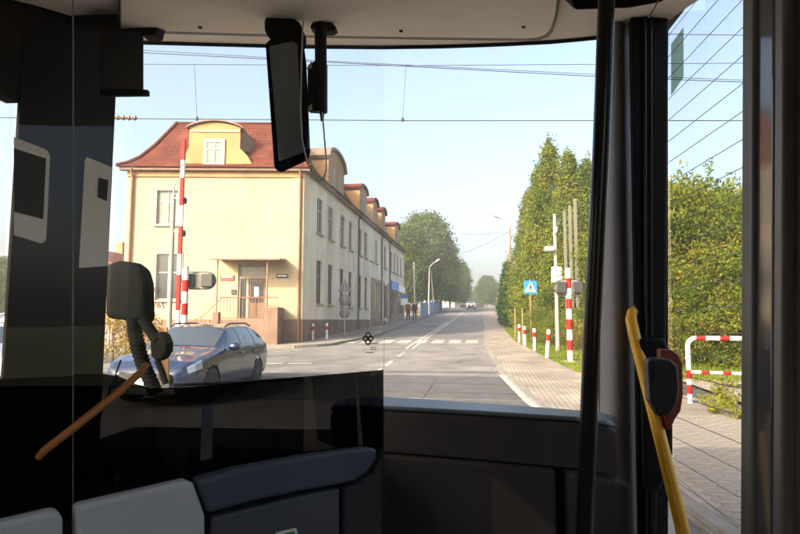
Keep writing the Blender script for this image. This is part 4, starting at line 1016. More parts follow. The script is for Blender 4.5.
def shoots(fn_r, z0, z1, n, L, seed):      # thin upright twigs that break the outline
    rng = np.random.default_rng(seed); out = []
    for _ in range(n):
        z = rng.uniform(.15, 1.0) ** .7; th = rng.uniform(0, 6.28); r = fn_r(z) * rng.uniform(.75, 1.12); k = int(rng.integers(14, 30)); t = rng.uniform(0, 1, k)
        l = L * rng.uniform(.5, 1.3); ox, oy = rng.normal(0, .12, 2)
        out.append(np.c_[r * math.cos(th) * (1 + .12 * t) + ox * t + rng.normal(0, .05, k), r * math.sin(th) * (1 + .12 * t) + oy * t + rng.normal(0, .05, k), z0 + (z1 - z0) * z + l * (t - .25)])
    return np.concatenate(out)
def trunk(o, ht, r, spread, seed, z_br=.25, nb=14):
    rng = random.Random(seed); mb = MB(); mb.tube([(0, 0, -.2), (rng.uniform(-.1, .1), rng.uniform(-.1, .1), ht * .5), (0, 0, ht)], [r, r * .65, r * .15], 9)
    for i in range(nb):
        z = ht * (z_br + (.92 - z_br) * i / nb); th = rng.uniform(0, 6.28); L = spread(z / ht) * rng.uniform(.55, .95); up = rng.uniform(.4, .9) * L
        mb.tube([(0, 0, z), (math.cos(th) * L * .5, math.sin(th) * L * .5, z + up * .4), (math.cos(th) * L, math.sin(th) * L, z + up)], [r * .35, r * .22, r * .06], 6)
    return mb.build("trunk", "bark", o)
def tree(name, label, P, mesh, th, seed, sc=1, grp=None, cat="tree", rz=None, sxy=None):
    o = thing(name, label, cat, (P.x, P.y, h(P.y)), random.uniform(0, 6.28) if rz is None else rz, grp); sx = sxy or sc; o.scale = (sx, sx, sc)
    c = bpy.data.objects.new("crown", mesh); COL.objects.link(c); c.parent = o
    trunk(o, *th, seed); return o
# columnar hornbeams (autumn yellow-green)
def r_horn(z): return 1.55 * (min(1, .6 + z * 2.6) if z < .15 else (1 - ((z - .15) / .85) ** 1.15) ** .92) + .05
horn = [leaf_mesh("hornbeam_crown", np.concatenate([crown_points(r_horn, .4, 10.3, 760, 34, .16, s, shell=.5, lump=.24), shoots(r_horn, .4, 10.3, 190, 1.0, s)]), .07, "leaf_hornbeam", seed=s) for s in (3, 4)]
def horn_at(px, d, top, label, k, wide=1.0):
    P = D(px, 330, d); H = onY(px, top, P.y).z - h(P.y); tree("hornbeam", label, P, horn[k % 2], (9.5, .16, lambda q: r_horn(q) * .8), k, H / 10.6, "columnar hornbeams by the right pavement", sxy=wide)
horn_at(553, 31, 141, "tallest columnar hornbeam with a pointed top behind the crossing sign", 0, 1.05)
horn_at(573, 29.5, 152, "hornbeam just left of the black bus pole, slightly lower top", 1, 1.0)
horn_at(541, 33, 167, "hornbeam left of the tallest one, top reaching two thirds", 2, .95)
horn_at(531, 36, 192, "lowest and leftmost hornbeam above the crossing sign", 3, .95)
horn_at(592, 29, 160, "hornbeam seen between the bus pole and the grey pillar", 4, 1.05)
horn_at(547, 31, 222, "short bushy hornbeam right behind the crossing sign", 5, .95)
horn_at(564, 28.5, 222, "short bushy hornbeam right behind the concrete mast", 6, .9)
horn_at(584, 28, 205, "short hornbeam hidden mostly by the bus pole", 7, .95)
# thujas
def r_thu(z): return .95 * (min(1, .6 + z * 3) * (1 - z) ** .62) + .04
thu = leaf_mesh("thuja_crown", crown_points(r_thu, .1, 6.0, 420, 36, .13, 9, shell=.6, lump=.1), .07, "leaf_thuja", seed=9)
for i, (px, d, top, lb, w_) in enumerate(((508, 47, 262, "taller dark thuja at the left end of the hedge", 1.0), (516, 41, 274, "dark thuja in front of the lamp pole, second of the pair", 1.05), (502, 55, 272, "slim far thuja at the pavement edge", 1.0), (498, 66, 281, "farthest small thuja along the right pavement", 1.0))):
    P = D(px, 320, d); P.x = max(P.x, walkR(P.y) + .75); H = onY(px, top, P.y).z - h(P.y); tree("thuja", lb, P, thu, (5, .1, lambda q: .4), 20 + i, H / 6.1, "thujas by the right pavement", sxy=w_)
# large lindens left, and far trees
def r_lin(z): return 4.4 * math.sqrt(max(.02, 1 - ((z - .48) / .54) ** 2))
lin = leaf_mesh("linden_crown", crown_points(r_lin, 2.5, 16, 900, 30, .55, 13, shell=.55, lump=.22), .2, "leaf_linden", seed=13)
for i, (px, d, top, lb, w_) in enumerate(((427, 88, 214, "large round linden towering left of the road behind the building", 1.0), (405, 84, 226, "linden partly hidden by the building end", .9), (441, 98, 236, "linden on the road side of the big one", .85), (416, 110, 240, "linden behind the big linden", 1.0),
                                         (459, 128, 263, "smaller tree at the hilltop left of the road", .95), (450, 118, 255, "tree between the lindens and the hilltop tree", .8), (487, 150, 276, "roundish tree at the hilltop right of the road", 1.1), (479, 190, 287, "small far tree in the middle of the road gap", 1.0), (468, 200, 291, "low far tree left of the gap", 1.0), (497, 170, 283, "far tree peeking left of the thujas", 1.0), (462, 165, 285, "far tree just behind the hilltop tree", .9))):
    P = D(px, 310, d); H = onY(px, top, P.y).z - h(P.y); tree("linden", lb, P, lin, (13, .35, lambda q: r_lin(q) * .8), 40 + i, H / 16.2, "trees beyond the building and at the hilltop", sxy=w_ * max(.5, H / 16.2))
# shrubs and trees beyond the track to the right (seen through the door glass)
def r_bush(z): return 1.5 * math.sqrt(max(.03, 1 - ((z - .42) / .6) ** 2))
bush = leaf_mesh("bush_crown", np.concatenate([crown_points(r_bush, .05, 2.7, 270, 66, .13, 17, shell=.35, lump=.45), shoots(r_bush, .05, 2.7, 110, .5, 17)]), .036, "leaf_bush", seed=17)
bush2 = leaf_mesh("bush_crown", np.concatenate([crown_points(r_bush, .05, 2.7, 270, 66, .13, 18, shell=.35, lump=.45), shoots(r_bush, .05, 2.7, 110, .5, 18)]), .036, "leaf_hornbeam", seed=18)
side = [(668, 19, 180, 1.5, 0), (690, 21, 174, 1.9, 1), (712, 20, 192, 1.6, 0), (733, 22, 182, 1.9, 1), (752, 19, 198, 1.7, 0), (650, 24, 190, 1.7, 1), (680, 17.2, 262, 1.0, 0), (702, 17, 285, .9, 1), (722, 17.4, 270, 1.0, 0), (745, 17.0, 280, 1.0, 1), (772, 17, 230, 1.6, 0), (800, 18, 215, 1.7, 1)]
words = ["leftmost tall", "fullest tall", "middle tall", "yellower tall", "far right tall", "hidden leftmost tall", "low front left", "low front second", "low front third", "low front fourth", "rightmost", "outermost right"]
for i, (px, d, top, w_, k) in enumerate(side):
    P = D(px, 330, d); H = onY(px, top, P.y).z - h(P.y)
    tree("shrub", words[i] + " shrub of the thicket beyond the track, seen through the door glass", P, (bush, bush2)[k], (2.2, .06, lambda q: .8), 60 + i, H / 2.9, "shrub thicket beyond the track", "shrub", sxy=w_)
# juniper and low bushes on the right verge
for i, (px, py, hh, w_) in enumerate(((541, 347, 308, .8), (553, 350, 318, .75), (528, 341, 312, .7), (583, 356, 305, .8))):
    P = gp(px, py); P.y += 2.0; P.x += .5; H = onY(px, hh, P.y).z - h(P.y)
    tree("low_bush", ["spreading low bush behind the bollards", "low bush at the foot of the concrete mast", "small bush left of the sign pole foot", "bush at the foot of the hedge behind the bus pole"][i], P, (bush2, bush, bush2, bush)[i], (1.0, .04, lambda q: .5), 80 + i, max(.25, H / 2.9), "low bushes on the right verge", "bush", sxy=w_)
# hedge trees and yellow bush far left
for i, (px, d, top, w_) in enumerate(((-60, 60, 262, 1.0), (-10, 64, 258, 1.0), (25, 58, 266, .9), (60, 62, 262, 1.0), (92, 66, 256, 1.0), (-110, 60, 255, 1.0))):
    P = D(px, 320, d); H = onY(px, top, P.y).z - h(P.y); tree("linden", "dark tree of the row far left, " + ["second from the outer end", "third from the outer end", "at the driver window edge", "behind the driver pillar", "nearest to the yellow house", "outermost"][i], P, lin, (13, .35, lambda q: r_lin(q) * .8), 90 + i, H / 16.2, "tree row far left", sxy=w_)
P = D(113, 350, 20); byel = leaf_mesh("bush_crown", crown_points(r_bush, .05, 2.8, 150, 26, .2, 19, shell=.4), .07, "leaf_yellow", seed=19)
tree("yellow_bush", "bright yellow bush left of the blue car", P, byel, (1.6, .05, lambda q: .7), 99, .75, None, "bush", sxy=.9)
weed_m = leaf_mesh("weed_leaves", crown_points(lambda z: .04 + .22 * z, .02, .42, 34, 8, .04, 23, shell=.1), .034, "leaf_weed", seed=23)
# broom-like yellow plants beside the railing
for i, (px, py, w_, z_) in enumerate(((717, 420, .15, .12), (728, 414, .17, .17), (709, 412, .1, .09), (738, 426, .15, .13), (723, 403, .16, .15))):
    P = gp(px, py); P.z = 0; tree("broom_plant", ["yellow-green weed at the pavement edge, middle of the clump", "taller weed of the clump under the railing", "small weed nearest to the railing post", "rightmost weed of the clump", "weed behind the lower rail"][i], P, weed_m, (.5, .01, lambda q: .12), 110 + i, z_ * 7, "weeds beside the railing", "weed", sxy=w_ * 7)

# grass on the right verge and beyond the track: real blades
def grass(name, polyfn, n, seed, label, hmin, hmax):
    rng = np.random.default_rng(seed); V = []; 
    pts = polyfn(rng, n); k = len(pts); ang = rng.uniform(0, 6.28, k); H = rng.uniform(hmin, hmax, k); wd_ = rng.uniform(.006, .014, k) * 1.6
    dx, dy = np.cos(ang) * wd_, np.sin(ang) * wd_; lean = rng.normal(0, .35, (k, 2)) * H[:, None]
    b = np.array([h(y) for y in pts[:, 1]]) + .0
    v = np.stack([np.c_[pts[:, 0] - dx, pts[:, 1] - dy, b], np.c_[pts[:, 0] + dx, pts[:, 1] + dy, b], np.c_[pts[:, 0] + lean[:, 0], pts[:, 1] + lean[:, 1], b + H]], 1).reshape(-1, 3)
    me = bpy.data.meshes.new(name); me.vertices.add(3 * k); me.vertices.foreach_set("co", v.ravel()); me.loops.add(3 * k); me.loops.foreach_set("vertex_index", np.arange(3 * k, dtype=np.int32))
    me.polygons.add(k); me.polygons.foreach_set("loop_start", np.arange(0, 3 * k, 3, dtype=np.int32)); me.polygons.foreach_set("loop_total", np.full(k, 3, dtype=np.int32)); me.materials.append(MATS["grass_blade"]); me.update()
    o = bpy.data.objects.new(name, me); COL.objects.link(o); return tag(o, label, "grass", kind="stuff")
def verge(rng, n):
    y = rng.uniform(15.2, 42, n); x = np.array([walkR(t) for t in y]) + rng.uniform(.02, 1, n) ** 1.3 * 5; m_ = ~((x > 3.2) & (y < 16.5)); return np.c_[x, y][m_]
grass("verge_grass", verge, 42000, 1, "short lit grass around the bollards on the right verge", .04, .13)
def beyond(rng, n):
    x = rng.uniform(4.8, 16, n); y = rng.uniform(9.2, 19, n); d_ = (y - (TR0.y + TR1.y) / 2); m_ = (np.abs(d_ + .03 * (x - TR0.x)) > 1.6) & np.array([a > walkR(b) + .05 for a, b in zip(x, y)]); return np.c_[x, y][m_]
grass("trackside_grass", beyond, 30000, 2, "longer grass along the track beyond the railing", .06, .26)

# ================================================================== CARS
def make_car(name, label, loc, rz, paint, grp=None, detail=True):
    o = thing(name, label, "car", loc, rz, grp)
    # stations along y (front = -y): y, half width, sill z, shoulder z, belt z, roof-edge half width, roof z
    ST = [(-2.28, .55, .36, .50, .56, .40, .60), (-2.22, .72, .27, .55, .66, .58, .70), (-2.0, .84, .22, .60, .76, .64, .80), (-1.6, .89, .20, .64, .84, .66, .89), (-1.05, .90, .19, .66, .92, .66, .965),
          (-.85, .90, .19, .66, .945, .66, 1.01), (-.15, .90, .19, .67, .95, .60, 1.39), (.3, .90, .19, .68, .955, .595, 1.445), (.9, .90, .19, .69, .965, .59, 1.445), (1.5, .895, .20, .70, .98, .575, 1.41),
          (1.95, .88, .24, .70, .985, .545, 1.34), (2.2, .84, .28, .68, .96, .55, 1.02), (2.3, .74, .34, .62, .88, .52, .94), (2.33, .6, .42, .58, .78, .45, .82)]
    ys_ = [s[0] for s in ST]
    def st(y):
        return [float(np.interp(y, ys_, [s[k] for s in ST])) for k in range(1, 7)]
    def ring(y):
        w_, zs, zsh, zb_, wr, zr = st(y); gh = max(0, min(1, (zr - zb_) / .4))
        return [(w_ * .80, zs), (w_ * .965, zs + .05), (w_, zs + (zsh - zs) * .55), (w_ * .995, zsh), (w_ * .955, zb_), (w_ * .955 * (1 - .55 * 0) * .5 + (wr + .06) * .5, zb_ + (zr - zb_) * .5), (wr + .05, zr - .055 * gh - .006), (wr * .86, zr - .012), (wr * .45, zr + .01), (0, zr + .016)]
    def S(y, v):
        rg = ring(y); t = v * (len(rg) - 1); i = min(int(t), len(rg) - 2); f_ = t - i; return (rg[i][0] + (rg[i + 1][0] - rg[i][0]) * f_, rg[i][1] + (rg[i + 1][1] - rg[i][1]) * f_)
    yy_ = sorted(set([round(float(t), 3) for t in np.linspace(-2.28, 2.33, 70)] + ys_)); nv = 27
    WH = [(-1.36, .32), (1.36, .32)]; RA = .365
    mb = MB()
    for sgn in (1, -1):
        vs = []; inside = []
        for y in yy_:
            for j in range(nv + 1):
                x, z = S(y, j / nv); py, pz_ = y, z; ins = False
                for wy, wz in WH:
                    dd = math.hypot(py - wy, pz_ - wz)
                    if j / nv < .46 and dd < RA + .03:
                        if dd < RA - .04: ins = True
                        else: k_ = RA / max(dd, 1e-4); py, pz_ = wy + (py - wy) * k_, wz + (pz_ - wz) * k_
                vs.append((sgn * x, py, pz_)); inside.append(ins)
        n1 = nv + 1; fs = []
        for i in range(len(yy_) - 1):
            for j in range(nv):
                q = (i * n1 + j, (i + 1) * n1 + j, (i + 1) * n1 + j + 1, i * n1 + j + 1)
                if any(inside[k] for k in q): continue
                fs.append(q if sgn > 0 else q[::-1])
        mb.add(vs, fs, 0, True)
    mb.build("body", paint, o)
    mb = MB(); mb.box(-.68, .68, -2.0, 2.05, .2, .55); mb.build("underbody", "car_black", o)
    def patch(y0, y1, v0, v1, off, sides=(1, -1), ny=8, nv_=4, yfn=None):
        m_ = MB()
        for sgn in sides:
            def fn(a, b):
                y = y0 + (y1 - y0) * a; v = v0 + (v1 - v0) * b
                if yfn: y = yfn(a, b)
                x, z = S(y, v); return (sgn * (x + off), y, z + off * .35)
            m_.grid(fn, ny, nv_, flip=(sgn < 0))
        return m_
    # windows (ring v: belt = 4/9, roof edge = 6/9)
    vb, vr = 4.12 / 9, 5.9 / 9
    def quadwin(yb0, yb1, yt0, yt1, sgn): return patch(0, 0, vb, vr, .006, (sgn,), 10, 4, yfn=lambda a, b: (yb0 + (yb1 - yb0) * a) * (1 - b) + (yt0 + (yt1 - yt0) * a) * b)
    for sgn in (1, -1):
        quadwin(-.72, .2, -.2, .2, sgn).build("side_window", "car_glass", o); quadwin(.29, 1.12, .29, 1.08, sgn).build("side_window", "car_glass", o); quadwin(1.2, 1.88, 1.16, 1.66, sgn).build("side_window", "car_glass", o)
    # windscreen and rear window: on the top half of the loft
    def top(y0, y1, off, vlo=6.15 / 9):
        m_ = MB()
        for sgn in (1, -1): m_.grid(lambda a, b: (sgn * S(y0 + (y1 - y0) * a, vlo + (1 - vlo) * b)[0], y0 + (y1 - y0) * a, S(y0 + (y1 - y0) * a, vlo + (1 - vlo) * b)[1] + off), 8, 6, flip=(sgn < 0))
        return m_
    top(-.84, -.2, .006).build("windscreen", "car_glass", o); top(1.97, 2.17, .006).build("rear_window", "car_glass", o)
    for wy, wz in WH:
        for sgn in (1, -1):
            x = sgn * .79
            wl = MB(); wl.lathe([(.2, -.1), (.3, -.1), (.32, -.06), (.325, .0), (.32, .07), (.3, .1), (.21, .1)], (x, wy, wz), 26, axis='x'); wt = wl.build("wheel", "tyre", o)
            rm = MB(); rm.lathe([(.205, -.05), (.215, .085), (.2, .1), (.19, .06), (.19, -.05)] if sgn > 0 else [(.205, .05), (.215, -.085), (.2, -.1), (.19, -.06), (.19, .05)], (x, wy, wz), 26, axis='x')
            for k in range(5):
                a = k * 2 * math.pi / 5 + .3; e = Vector((0, math.cos(a), math.sin(a))); rm.beam(Vector((x + sgn * .075, wy, wz)), Vector((x + sgn * .075, wy, wz)) + e * .2, .045, .03, up=(1, 0, 0))
            rm.lathe([(.001, sgn * .06), (.055, sgn * .06), (.05, sgn * .1), (.001, sgn * .1)], (x, wy, wz), 12, axis='x'); rm.build("rim", "alloy", wt)
            ar = MB(); ar.lathe([(.02, 0), (.37, 0), (.37, .02), (.02, .02)], (sgn * .62, wy, wz), 22, axis='x'); ar.build("wheel_well", "car_black", o)
    for sgn in (1, -1):
        patch(-2.16, -1.78, 3.15 / 9, 4.2 / 9, .008, (sgn,), 6, 4).build("headlight", "lamp_glass", o)
        patch(2.2, 2.31, 3.0 / 9, 4.2 / 9, .008, (sgn,), 5, 4).build("tail_light", "lamp_red", o)
        m_ = MB(); m_.lathe([(.02, -.12), (.075, -.1), (.09, 0), (.07, .1), (.02, .12)], (sgn * 1.0, -.55, 1.0), 10, axis='x'); m_.build("wing_mirror", paint, o)
        for y in (.12, 1.0): m_ = MB(); m_.beam((sgn * .903, y, .84), (sgn * .903, y + .18, .845), .03, .03); m_.build("door_handle", paint, o)
        for y in (-.75, .245, 1.15):
            patch(y, y + .008, 1.1 / 9, 4.0 / 9, .002, (sgn,), 1, 10).build("door_seam", "car_black", o)
        m_ = MB(); m_.tube([(sgn * .60, -.05, 1.405), (sgn * .61, .15, 1.465), (sgn * .60, 1.2, 1.47), (sgn * .58, 1.6, 1.40)], .018, 6); m_.build("roof_rail", "car_black", o)
    m_ = MB(); m_.add([(-.5, -2.262, .5), (.5, -2.262, .5), (.44, -2.275, .62), (-.44, -2.275, .62)], [(0, 1, 2, 3)]); m_.prism([(-.48, -2.29, .33), (.48, -2.29, .33), (.46, -2.3, .60), (-.46, -2.3, .60)], (0, .06, 0)); g_ = m_.build("grille", "car_black", o)
    m_ = MB(); m_.box(-.26, .26, -2.315, -2.301, .40, .51); m_.build("number_plate", "plate", g_)
    m_ = MB(); m_.box(-.6, .6, -2.31, -2.2, .22, .33); m_.build("bumper_lip", "car_black", o, bevel=.02)
    m_ = MB(); m_.box(-.26, .26, 2.335, 2.345, .62, .73); m_.build("number_plate", "plate", o)
    m_ = MB()
    for s_ in (-.35, .35): m_.box(s_ - .22, s_ + .22, .15, .28, .6, 1.2); m_.box(s_ - .1, s_ + .1, .17, .25, 1.2, 1.34)
    m_.build("seats", "car_black", o, bevel=.04)
    return o
CARP = D(186, 368, 12.9)
car = make_car("estate_car", "dark blue estate car turning in front of the yellow house", (-6.15, 11.9, h(11.9)), R(4), "car_blue")
far = [("white car driving away over the crest of the hill", 471.3, 309.3, "car_white", math.pi), ("dark car oncoming at the far crest left of the white one", 464.5, 307.6, "car_dark", 0)]
for lb, px, py, pt, rz in far:
    P = gp(px, py); c = dup(car, None, {"car_blue": pt}); c.location = (P.x, P.y, h(P.y)); c.rotation_euler.z = rz; c["label"] = lb; c["category"] = "car"
for lb, px, d, pt, rz in (("silver car parked outside the driver side window at far left", -8, 13.5, "car_silver", R(70)), ("white parked car in the yard beyond, far left", 30, 34, "car_white", R(80)), ("dark parked car furthest back on the far left", -30, 40, "car_dark", R(85))):
    P = D(px, 345, d); c = dup(car, None, {"car_blue": pt}); c.location = (P.x, P.y, h(P.y)); c.rotation_euler.z = rz; c["label"] = lb; c["category"] = "car"
a_, b_ = D(-120, 340, 20), D(112, 340, 21)
picket_fence("yard_fence", "pale picket fence across the yard at far left", (a_.x, a_.y, h(a_.y)), (b_.x, b_.y, h(b_.y)), 1.25, .22, "slat_pale", .03, 3.0)

# ================================================================== PEOPLE on the left pavement
def person(label, px, py, topm, legm, bag=None):
    P = gp(px, py); o = thing("person", label, "person", (P.x, P.y, h(P.y) + .12), 0)
    V = [(0, 0, .95), (0, 0, 1.2), (0, .01, 1.42), (0, .02, 1.52), (0, .01, 1.66), (.1, 0, .9), (.11, .09, .5), (.12, .1, .08), (.12, -.08, .03), (-.1, 0, .9), (-.11, -.12, .5), (-.12, -.02, .12), (-.12, -.16, .04), (.19, 0, 1.42), (.26, .04, 1.14), (.25, -.08, .88), (-.19, 0, 1.42), (-.26, .03, 1.14), (-.25, -.06, .88), (.25, -.1, .8), (-.25, -.08, .8)]
    E = [(0, 1), (1, 2), (2, 3), (3, 4), (0, 5), (5, 6), (6, 7), (7, 8), (0, 9), (9, 10), (10, 11), (11, 12), (2, 13), (13, 14), (14, 15), (2, 16), (16, 17), (17, 18), (15, 19), (18, 20)]
    rad = [.15, .16, .16, .06, .105, .1, .075, .05, .04, .1, .075, .05, .04, .075, .06, .045, .075, .06, .045, .035, .035]
    me = bpy.data.meshes.new("body"); me.from_pydata(V, E, []); ob = bpy.data.objects.new("body", me); COL.objects.link(ob)
    ob.modifiers.new("skin", 'SKIN'); ob.modifiers.new("sub", 'SUBSURF').levels = 2
    for i, r in enumerate(rad): me.skin_vertices[0].data[i].radius = (r, r)
    me.skin_vertices[0].data[0].use_root = True
    dg = bpy.context.evaluated_depsgraph_get(); m2 = bpy.data.meshes.new_from_object(ob.evaluated_get(dg)); bpy.data.objects.remove(ob)
    m2.materials.clear()
    for mm in (topm, legm, "skin", "hair", "tyre"): m2.materials.append(MATS[mm])
    for p in m2.polygons:
        z = p.center.z; p.use_smooth = True; p.material_index = 4 if z < .1 else 1 if z < .86 and abs(p.center.x) < .2 else 2 if (z > 1.5 and z < 1.66 and p.center.y < .03) or (z < .86) else 3 if z > 1.5 else 0
    b = bpy.data.objects.new("body", m2); COL.objects.link(b); b.parent = o
    if bag: mb = MB(); mb.prism([(.22, -.12, .45), (.36, -.12, .45), (.34, -.08, .85), (.24, -.08, .85)], (0, .1, 0)); mb.build("carrier_bag", bag, o, recalc=True)
mat("skin", (.45, .28, .2), .6); mat("hair", (.04, .03, .025), .7); mat("coat_red", (.20, .05, .05), .8); mat("coat_black", (.025, .025, .03), .8); mat("jeans", (.04, .05, .08), .8)
person("pedestrian in a dark red coat nearest to the shop wall", 408.2, 321.4, "coat_red", "jeans")
person("pedestrian in black with a yellow bag on the kerb side of the pavement", 414.6, 321.8, "coat_black", "coat_black", "yellow_rail")
# A-board outside the shop
P = gp(404.2, 320.5); ab = thing("shop_board", "white and blue pavement board outside the shop at the building end", "sign", (P.x, P.y, h(P.y) + .1), R(10))
zt = onY(404.5, 296, P.y).z - h(P.y)
mb = MB(); mb.box(-.04, .04, -.04, .04, 0, zt); mb.build("post", "metal_grey", ab); mb = MB(); mb.box(-.35, .35, -.07, -.042, zt - 1.0, zt); pn = mb.build("panel", "sign_white", ab); mb = MB(); mb.box(-.35, .35, -.076, -.071, zt - .35, zt - .002); mb.build("panel_band", "blue_sign", pn)

# ================================================================== THE BUS (camera stands in its aisle)
BYAW = YAW - math.atan(40 / F); _BR = Matrix.Rotation(-BYAW, 3, 'Z')
bus = thing("bus", "dark bus interior with windscreen, dashboard, driver partition and front door around the view", "bus", (0, 0, 0), BYAW)
def bray(px, py): return _BR @ ray(px, py)
def bY(px, py, by): r = bray(px, py); return CAM + r * (by / r.y)
def bX(px, py, bx): r = bray(px, py); return CAM + r * (bx / r.x)
def bZ(px, py, z): r = bray(px, py); return CAM + r * ((z - CAM_H) / r.z)
def bD(px, py, d): return CAM + bray(px, py) * d
def bp(mb, name, m, parent=None, **k): return mb.build(name, m, parent or bus, **k)
LX, RX = -1.45, 1.08
W = lambda x: 2.84 - .32 * min(1.0, abs((x + .19) / 1.27)) ** 3.5
def onW(px, py):
    by = 2.8
    for _ in range(6): p = bY(px, py, by); by = W(p.x)
    return bY(px, py, by)
top_px = [(70, 41), (143, 44), (220, 46), (300, 48), (380, 48.8), (440, 48), (500, 46), (550, 43.5), (590, 40), (640, 33)]
def top_y(px): return float(np.interp(px, [a for a, b in top_px], [b for a, b in top_px]))
# windscreen glass
mb = MB(); zs0 = .95
def fw(a, b):
    px = 85 + (640 - 85) * a; t = onW(px, top_y(px) - 1.5); return (t.x, t.y, zs0 + (t.z - zs0) * b)
mb.grid(fw, 28, 4, flip=True); ws = bp(mb, "windscreen", "windscreen")
# black seal under the header
mb = MB(); pts = [onW(px, top_y(px)) for px in range(70, 641, 15)]; mb.tube([p + Vector((0, -.012, .004)) for p in pts], .0125, 8); bp(mb, "windscreen_seal", "seal", ws)
# header lining from the windscreen back to the ceiling
hz1 = bY(400, -22, 1.7).z; hz0 = onW(400, 47).z
mb = MB()
def fh(a, b):
    px = 60 + (655 - 60) * a; t = onW(px, top_y(px) - 2.2); y1, z1 = 1.7, hz1; s = b
    return (t.x + 0 * s, t.y + (y1 - t.y) * s, t.z + (z1 - t.z) * s + .02 * math.sin(math.pi * s))
mb.grid(fh, 24, 8); hd = bp(mb, "header_lining", "lining")
def onH(px, py, lift=0.0):      # point on the mean header slope
    r = bray(px, py); y0, z0 = 2.82, hz0; y1, z1 = 1.7, hz1; n = Vector((0, -(z1 - z0), (y1 - y0))); n.normalize()
    if n.z > 0: n = -n
    p0 = Vector((0, y0, z0)) + n * lift; t = (p0 - CAM).dot(n) / r.dot(n); return CAM + r * t
def hatch(off, lift, grow): 
    o = [(120, -14), (120, 30), (220, 33), (300, 35.2), (420, 37.3), (525, 38.6), (537, 37.8), (546, 34.5), (551, 29), (555, 17), (560, -14)]
    return [onH(x + (grow if x > 500 else -grow if x < 150 else 0), y + (grow if y > 20 else 0), lift) for x, y in o]
mb = MB(); P_ = hatch(0, .012, 2.2); mb.prism(P_, (0, .01, .02)); bp(mb, "hatch_gap_shade", "lining_dark", hd, recalc=True)  # dark rim plate: gap round the hatch plus its painted edge shadow
mb = MB(); P_ = hatch(0, .03, 0); mb.prism(P_, (0, .012, .028)); bp(mb, "hatch_cover", "lining", hd, recalc=True, bevel=.006, seg=3)
for px, py in ((523.5, 27.5), (401, 31.5), (200, 28)):
    c_ = onH(px, py, .036); mb = MB(); mb.lathe([(.001, 0), (.008, 0), (.008, .012), (.001, .012)], tuple(c_), 10); bp(mb, "screw", "seal", hd)
# ceiling, floor and shell
mb = MB(); mb.box(LX + .02, RX - .02, -7.5, 1.7, hz1, hz1 + .05); bp(mb, "ceiling", "lining")
mb = MB(); mb.box(LX - .05, RX + .05, -7.6, 2.5, 3.085, 3.16); bp(mb, "roof_shell", "car_white", bevel=.02)
mb = MB(); mb.box(LX - .05, RX + .05, -7.6, 2.3, .25, .35); bp(mb, "floor", "floor_vinyl")
mb = MB(); mb.box(LX, RX, -7.6, -7.5, .35, 3.0); bp(mb, "rear_wall", "lining_dark")
def side(x0, x1, y0, y1, z0, z1, name="side_wall", m="lining_dark"): mb = MB(); mb.box(x0, x1, y0, y1, z0, z1); return bp(mb, name, m)
yl = bX(13.5, 200, LX).y; ylz1 = bX(6, 96, LX).z; ylz0 = bX(6, 376, LX).z
# left wall: driver window then passenger windows
side(LX - .05, LX, -7.5, yl, .35, ylz0); side(LX - .05, LX, -7.5, yl, ylz1, 3.05, "side_wall_top", "pillar_black")
for y0, y1 in ((.35, 1.5), (-1.3, -1.15), (-2.9, -2.75), (-4.5, -4.35), (-6.1, -5.95), (-7.5, -7.35)): side(LX - .05, LX, y0, y1, ylz0, ylz1, "window_post_or_sun_block", "bus_black")  # widest piece is an added unseen wall keeping sun off the dashboard
for y0, y1 in ((-1.15, .35), (-2.75, -1.3), (-4.35, -2.9), (-5.95, -4.5), (-7.35, -6.1)):
    mb = MB(); mb.add([(LX - .02, y0, ylz0), (LX - .02, y1, ylz0), (LX - .02, y1, ylz1), (LX - .02, y0, ylz1)], [(0, 1, 2, 3)]); bp(mb, "side_window", "tinted_glass")
mb = MB(); mb.add([(LX - .02, 1.5, ylz0), (LX - .02, yl, ylz0), (LX - .02, yl, ylz1), (LX - .02, 1.5, ylz1)], [(0, 1, 2, 3)]); bp(mb, "driver_window", "windscreen")
# left front pillar
yp1 = bX(110.5, 200, LX).y
side(LX - .008, LX + .002, yl + .001, yp1, .35, 3.0, "front_pillar_left", "pillar_black")
# right wall behind the door
yd0 = bX(760, 300, RX).y
side(RX, RX + .05, -7.5, .7, .35, 1.25); side(RX, RX + .05, -7.5, .7, 2.75, 3.05, "wall_header", "bus_black"); side(RX, RX + .05, .7, 2.95, 3.02, 3.08, "door_header", "bus_black")
for y0, y1 in ((.55, .7), (-1.3, -1.15), (-2.9, -2.75), (-4.5, -4.35), (-6.1, -5.95), (-7.5, -7.35)): side(RX, RX + .05, y0, y1, 1.25, 2.75, "window_post_or_sun_block", "bus_black")
for y0, y1 in ((-1.15, .55), (-2.75, -1.3), (-4.35, -2.9), (-5.95, -4.5), (-7.35, -6.1)):
    mb = MB(); mb.add([(RX + .02, y0, 1.25), (RX + .02, y1, 1.25), (RX + .02, y1, 2.75), (RX + .02, y0, 2.75)], [(0, 1, 2, 3)]); bp(mb, "side_window", "clear_side")
# front end below the glass
mb = MB(); n = 20; xs = np.linspace(LX, RX - .35, n)
for i in range(n - 1):
    a, b = xs[i], xs[i + 1]; mb.add([(a, W(a) + .02, .3), (b, W(b) + .02, .3), (b, W(b) + .02, .97), (a, W(a) + .02, .97)], [(0, 1, 2, 3)])
bp(mb, "front_panel", "bus_black")
